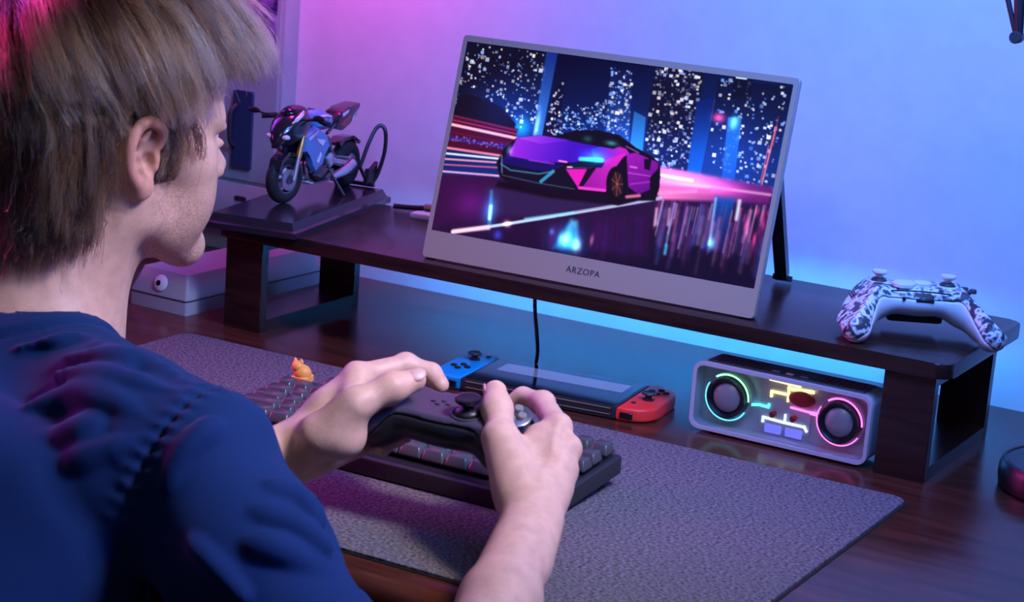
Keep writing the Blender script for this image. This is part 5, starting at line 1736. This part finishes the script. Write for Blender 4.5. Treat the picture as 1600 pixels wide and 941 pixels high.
def grow(D, rnd, nseg=12):
    """paths in head axes (metres from the hair centre)."""
    N_ = len(D)
    P = D * hr
    nrm = D / hr
    nrm /= np.linalg.norm(nrm, axis=1)[:, None]
    frontness = sm(D[:, 0], 0.15, 0.75) * sm(D[:, 2], 0.35, 0.8)
    backness = sm(-D[:, 0], 0.1, 0.6) * sm(-D[:, 2], -0.6, 0.3)
    sideness = sm(np.abs(D[:, 1]), 0.55, 0.9) * (1 - backness)
    topness = sm(D[:, 2], 0.45, 0.95)
    length = 0.062 + 0.085 * topness + 0.030 * backness - 0.016 * sideness - 0.043 * frontness
    sideburn = sm(D[:, 0], 0.02, 0.15) * sm(-D[:, 2], 0.05, 0.35)
    length = length * (1 - 0.55 * sideburn)
    length = length * (0.75 + 0.45 * rnd[:, 0])
    lift0 = 0.36 * topness + 0.85 * frontness + 0.16 * backness + 0.05
    shell = 0.004 + 0.020 * topness + 0.012 * backness + 0.001 * frontness + 0.002
    shell = shell * (0.20 + 1.35 * rnd[:, 1])
    out = [P.copy()]
    dirv = None
    for i in range(nseg):
        t = i / nseg
        nn = P / hr ** 2
        nn /= np.linalg.norm(nn, axis=1)[:, None]
        flow = D * 0 + (P / hr) - crown
        low = sm(-P[:, 2], -0.005, 0.035)[:, None]
        flow = flow * (1 - low) + (down + np.array([-0.15, 0, 0])) * low * 1.5
        flow = flow - nn * (flow * nn).sum(1)[:, None] * (1 - low)
        flow /= np.linalg.norm(flow, axis=1)[:, None] + 1e-6
        swirl = np.cross(nn, flow)
        wob = (rnd[:, 2:3] - 0.5) * 0.8 + 0.60 * np.sin(rnd[:, 3:4] * 6.3 + t * (3.5 + 3.5 * rnd[:, 4:5]))
        dv = flow + swirl * (0.45 * wob) + nn * (lift0 * (1 - 1.25 * t))[:, None] + down * ((0.15 + 0.9 * t) * (0.55 + 0.45 * backness - 0.50 * frontness))[:, None]
        dv += np.array([0.0, 1.0, 0.0]) * (0.30 * frontness * (0.5 + t))[:, None] * np.sign(rnd[:, 5:6] - 0.25)
        dv /= np.linalg.norm(dv, axis=1)[:, None]
        dirv = dv if dirv is None else dirv * 0.45 + dv * 0.55
        dirv /= np.linalg.norm(dirv, axis=1)[:, None]
        P = P + dirv * (length / nseg)[:, None]
        # stay outside the head and, below it, outside the neck
        q_ = P / hr
        k_ = np.linalg.norm(q_, axis=1)
        lim = 1.0 + shell * np.minimum(1, t * 4 + 0.15) / 0.09
        push = k_ < lim
        P[push] = (q_ * (lim / k_)[:, None] * hr)[push]
        ax0, ax1 = NK0, NK1
        d_ = ax1 - ax0
        tt_ = np.clip(((P - ax0) @ d_) / (d_ @ d_), 0, 1)
        rv = P - ax0 - tt_[:, None] * d_
        rl = np.linalg.norm(rv, axis=1)
        lim2 = 0.063 + 0.010 * rnd[:, 1]
        psh = (rl < lim2) & (P[:, 2] < -0.03)
        P[psh] = P[psh] + (rv / rl[:, None] * (lim2 - rl)[:, None])[psh]
        out.append(P.copy())
    Q = np.stack(out, 1)
    mm_ = Q * 1000 + np.array([-6.0, 0, 38.0])
    f_, r_, u_ = mm_[..., 0], np.abs(mm_[..., 1]), mm_[..., 2]
    f0, u0 = f_[:, :1], u_[:, :1]
    burn = (f0 > 4) & (u0 < 40)
    jit = (rnd[:, 0:1] - 0.5) * 12
    stop = (f_ > 30) & (u_ < 72 + 1.8 * jit - 0.55 * np.maximum(0, 62 - f_)) & ~burn
    stop |= (f_ > -33 + 0.5 * jit) & (f_ <= 30) & (u_ < 37 + 0.5 * jit) & (r_ > 45) & ~burn
    stop |= burn & ((u_ < -16 + jit) | (f_ < 2))
    stop |= u_ < -70 + 2.6 * jit - 0.35 * np.maximum(0, -f_ - 60)
    stop |= f_ > 116 + 1.6 * jit
    stop[:, :3] = False
    cut = np.where(stop.any(1), stop.argmax(1), nseg).astype(float)
    T_ = np.linspace(0, 1, nseg + 1)[None] * cut[:, None]
    i0 = np.minimum(T_.astype(int), nseg - 1)
    fr = (T_ - i0)[..., None]
    rows_ = np.arange(len(Q))[:, None]
    return Q[rows_, i0] * (1 - fr) + Q[rows_, i0 + 1] * fr


rc = RNG.random((NCL, 6))
for i_, k_ in ((2, 5.0), (3, 3.2), (4, 4.1)):   # neighbouring locks wave alike
    rc[:, i_] = 0.30 * rc[:, i_] + 0.70 * (0.5 + 0.5 * np.sin(Dc @ np.array([k_, 0.8 * k_, -0.6 * k_]) + i_ * 1.7 + 1.3 * np.sin(Dc @ np.array([-2.1, 3.3, 2.4]))))
Pc = grow(Dc, rc)
rr_ = rc[near_c] * 0.85 + RNG.random((len(Dr), 6)) * 0.15
Pr = grow(Dr, rr_)
w_cl = np.linspace(0, 1, Pr.shape[1]) ** 0.9 * 0.84
Pr = Pr * (1 - w_cl)[None, :, None] + (Pc[near_c] + (Pr[:, :1] - Pc[near_c][:, :1]) * 0.25) * w_cl[None, :, None]
fz = np.cumsum(RNG.normal(size=Pr.shape) * 0.00055, axis=1)
stray = RNG.random(len(Pr)) < 0.06
fz[stray] *= 4
Pr = Pr + fz - fz[:, :1]
Pw = hc0 + Pr @ HB - PR
K_ = Pw.shape[1]
hd = bpy.data.hair_curves.new('hair')
hd.add_curves([K_] * len(Pw))
hd.attributes['position'].data.foreach_set('vector', Pw.astype(np.float32).ravel())
ra = hd.attributes.new('radius', 'FLOAT', 'POINT')
rad_ = np.repeat(np.linspace(1.0, 0.35, K_)[None], len(Pw), 0) * 0.00021
ra.data.foreach_set('value', rad_.astype(np.float32).ravel())
tn = hd.attributes.new('tone', 'FLOAT', 'POINT')
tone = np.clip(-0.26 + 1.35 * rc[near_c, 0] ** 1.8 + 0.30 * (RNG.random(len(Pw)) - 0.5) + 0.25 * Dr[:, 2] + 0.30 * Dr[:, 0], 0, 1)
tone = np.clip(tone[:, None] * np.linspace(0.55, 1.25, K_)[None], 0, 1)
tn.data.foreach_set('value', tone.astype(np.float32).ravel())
M['hair'] = bpy.data.materials.new('blond_hair')
M['hair'].use_nodes = True
n = M['hair'].node_tree.nodes
l = M['hair'].node_tree.links
n.remove(n['Principled BSDF'])
hb_ = n.new('ShaderNodeBsdfHairPrincipled')
hb_.parametrization = 'COLOR'
hb_.inputs['Roughness'].default_value = 0.22
hb_.inputs['Radial Roughness'].default_value = 0.35
hb_.inputs['Random Roughness'].default_value = 0.3
at = n.new('ShaderNodeAttribute')
at.attribute_name = 'tone'
cr = n.new('ShaderNodeValToRGB')
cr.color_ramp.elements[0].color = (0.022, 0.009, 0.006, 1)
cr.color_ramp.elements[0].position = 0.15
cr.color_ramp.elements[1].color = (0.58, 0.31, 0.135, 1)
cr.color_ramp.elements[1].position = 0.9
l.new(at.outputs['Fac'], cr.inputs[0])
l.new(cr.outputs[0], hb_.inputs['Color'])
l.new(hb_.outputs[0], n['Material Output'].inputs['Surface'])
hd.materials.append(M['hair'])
ho = bpy.data.objects.new('hair', hd)
link(ho, person)
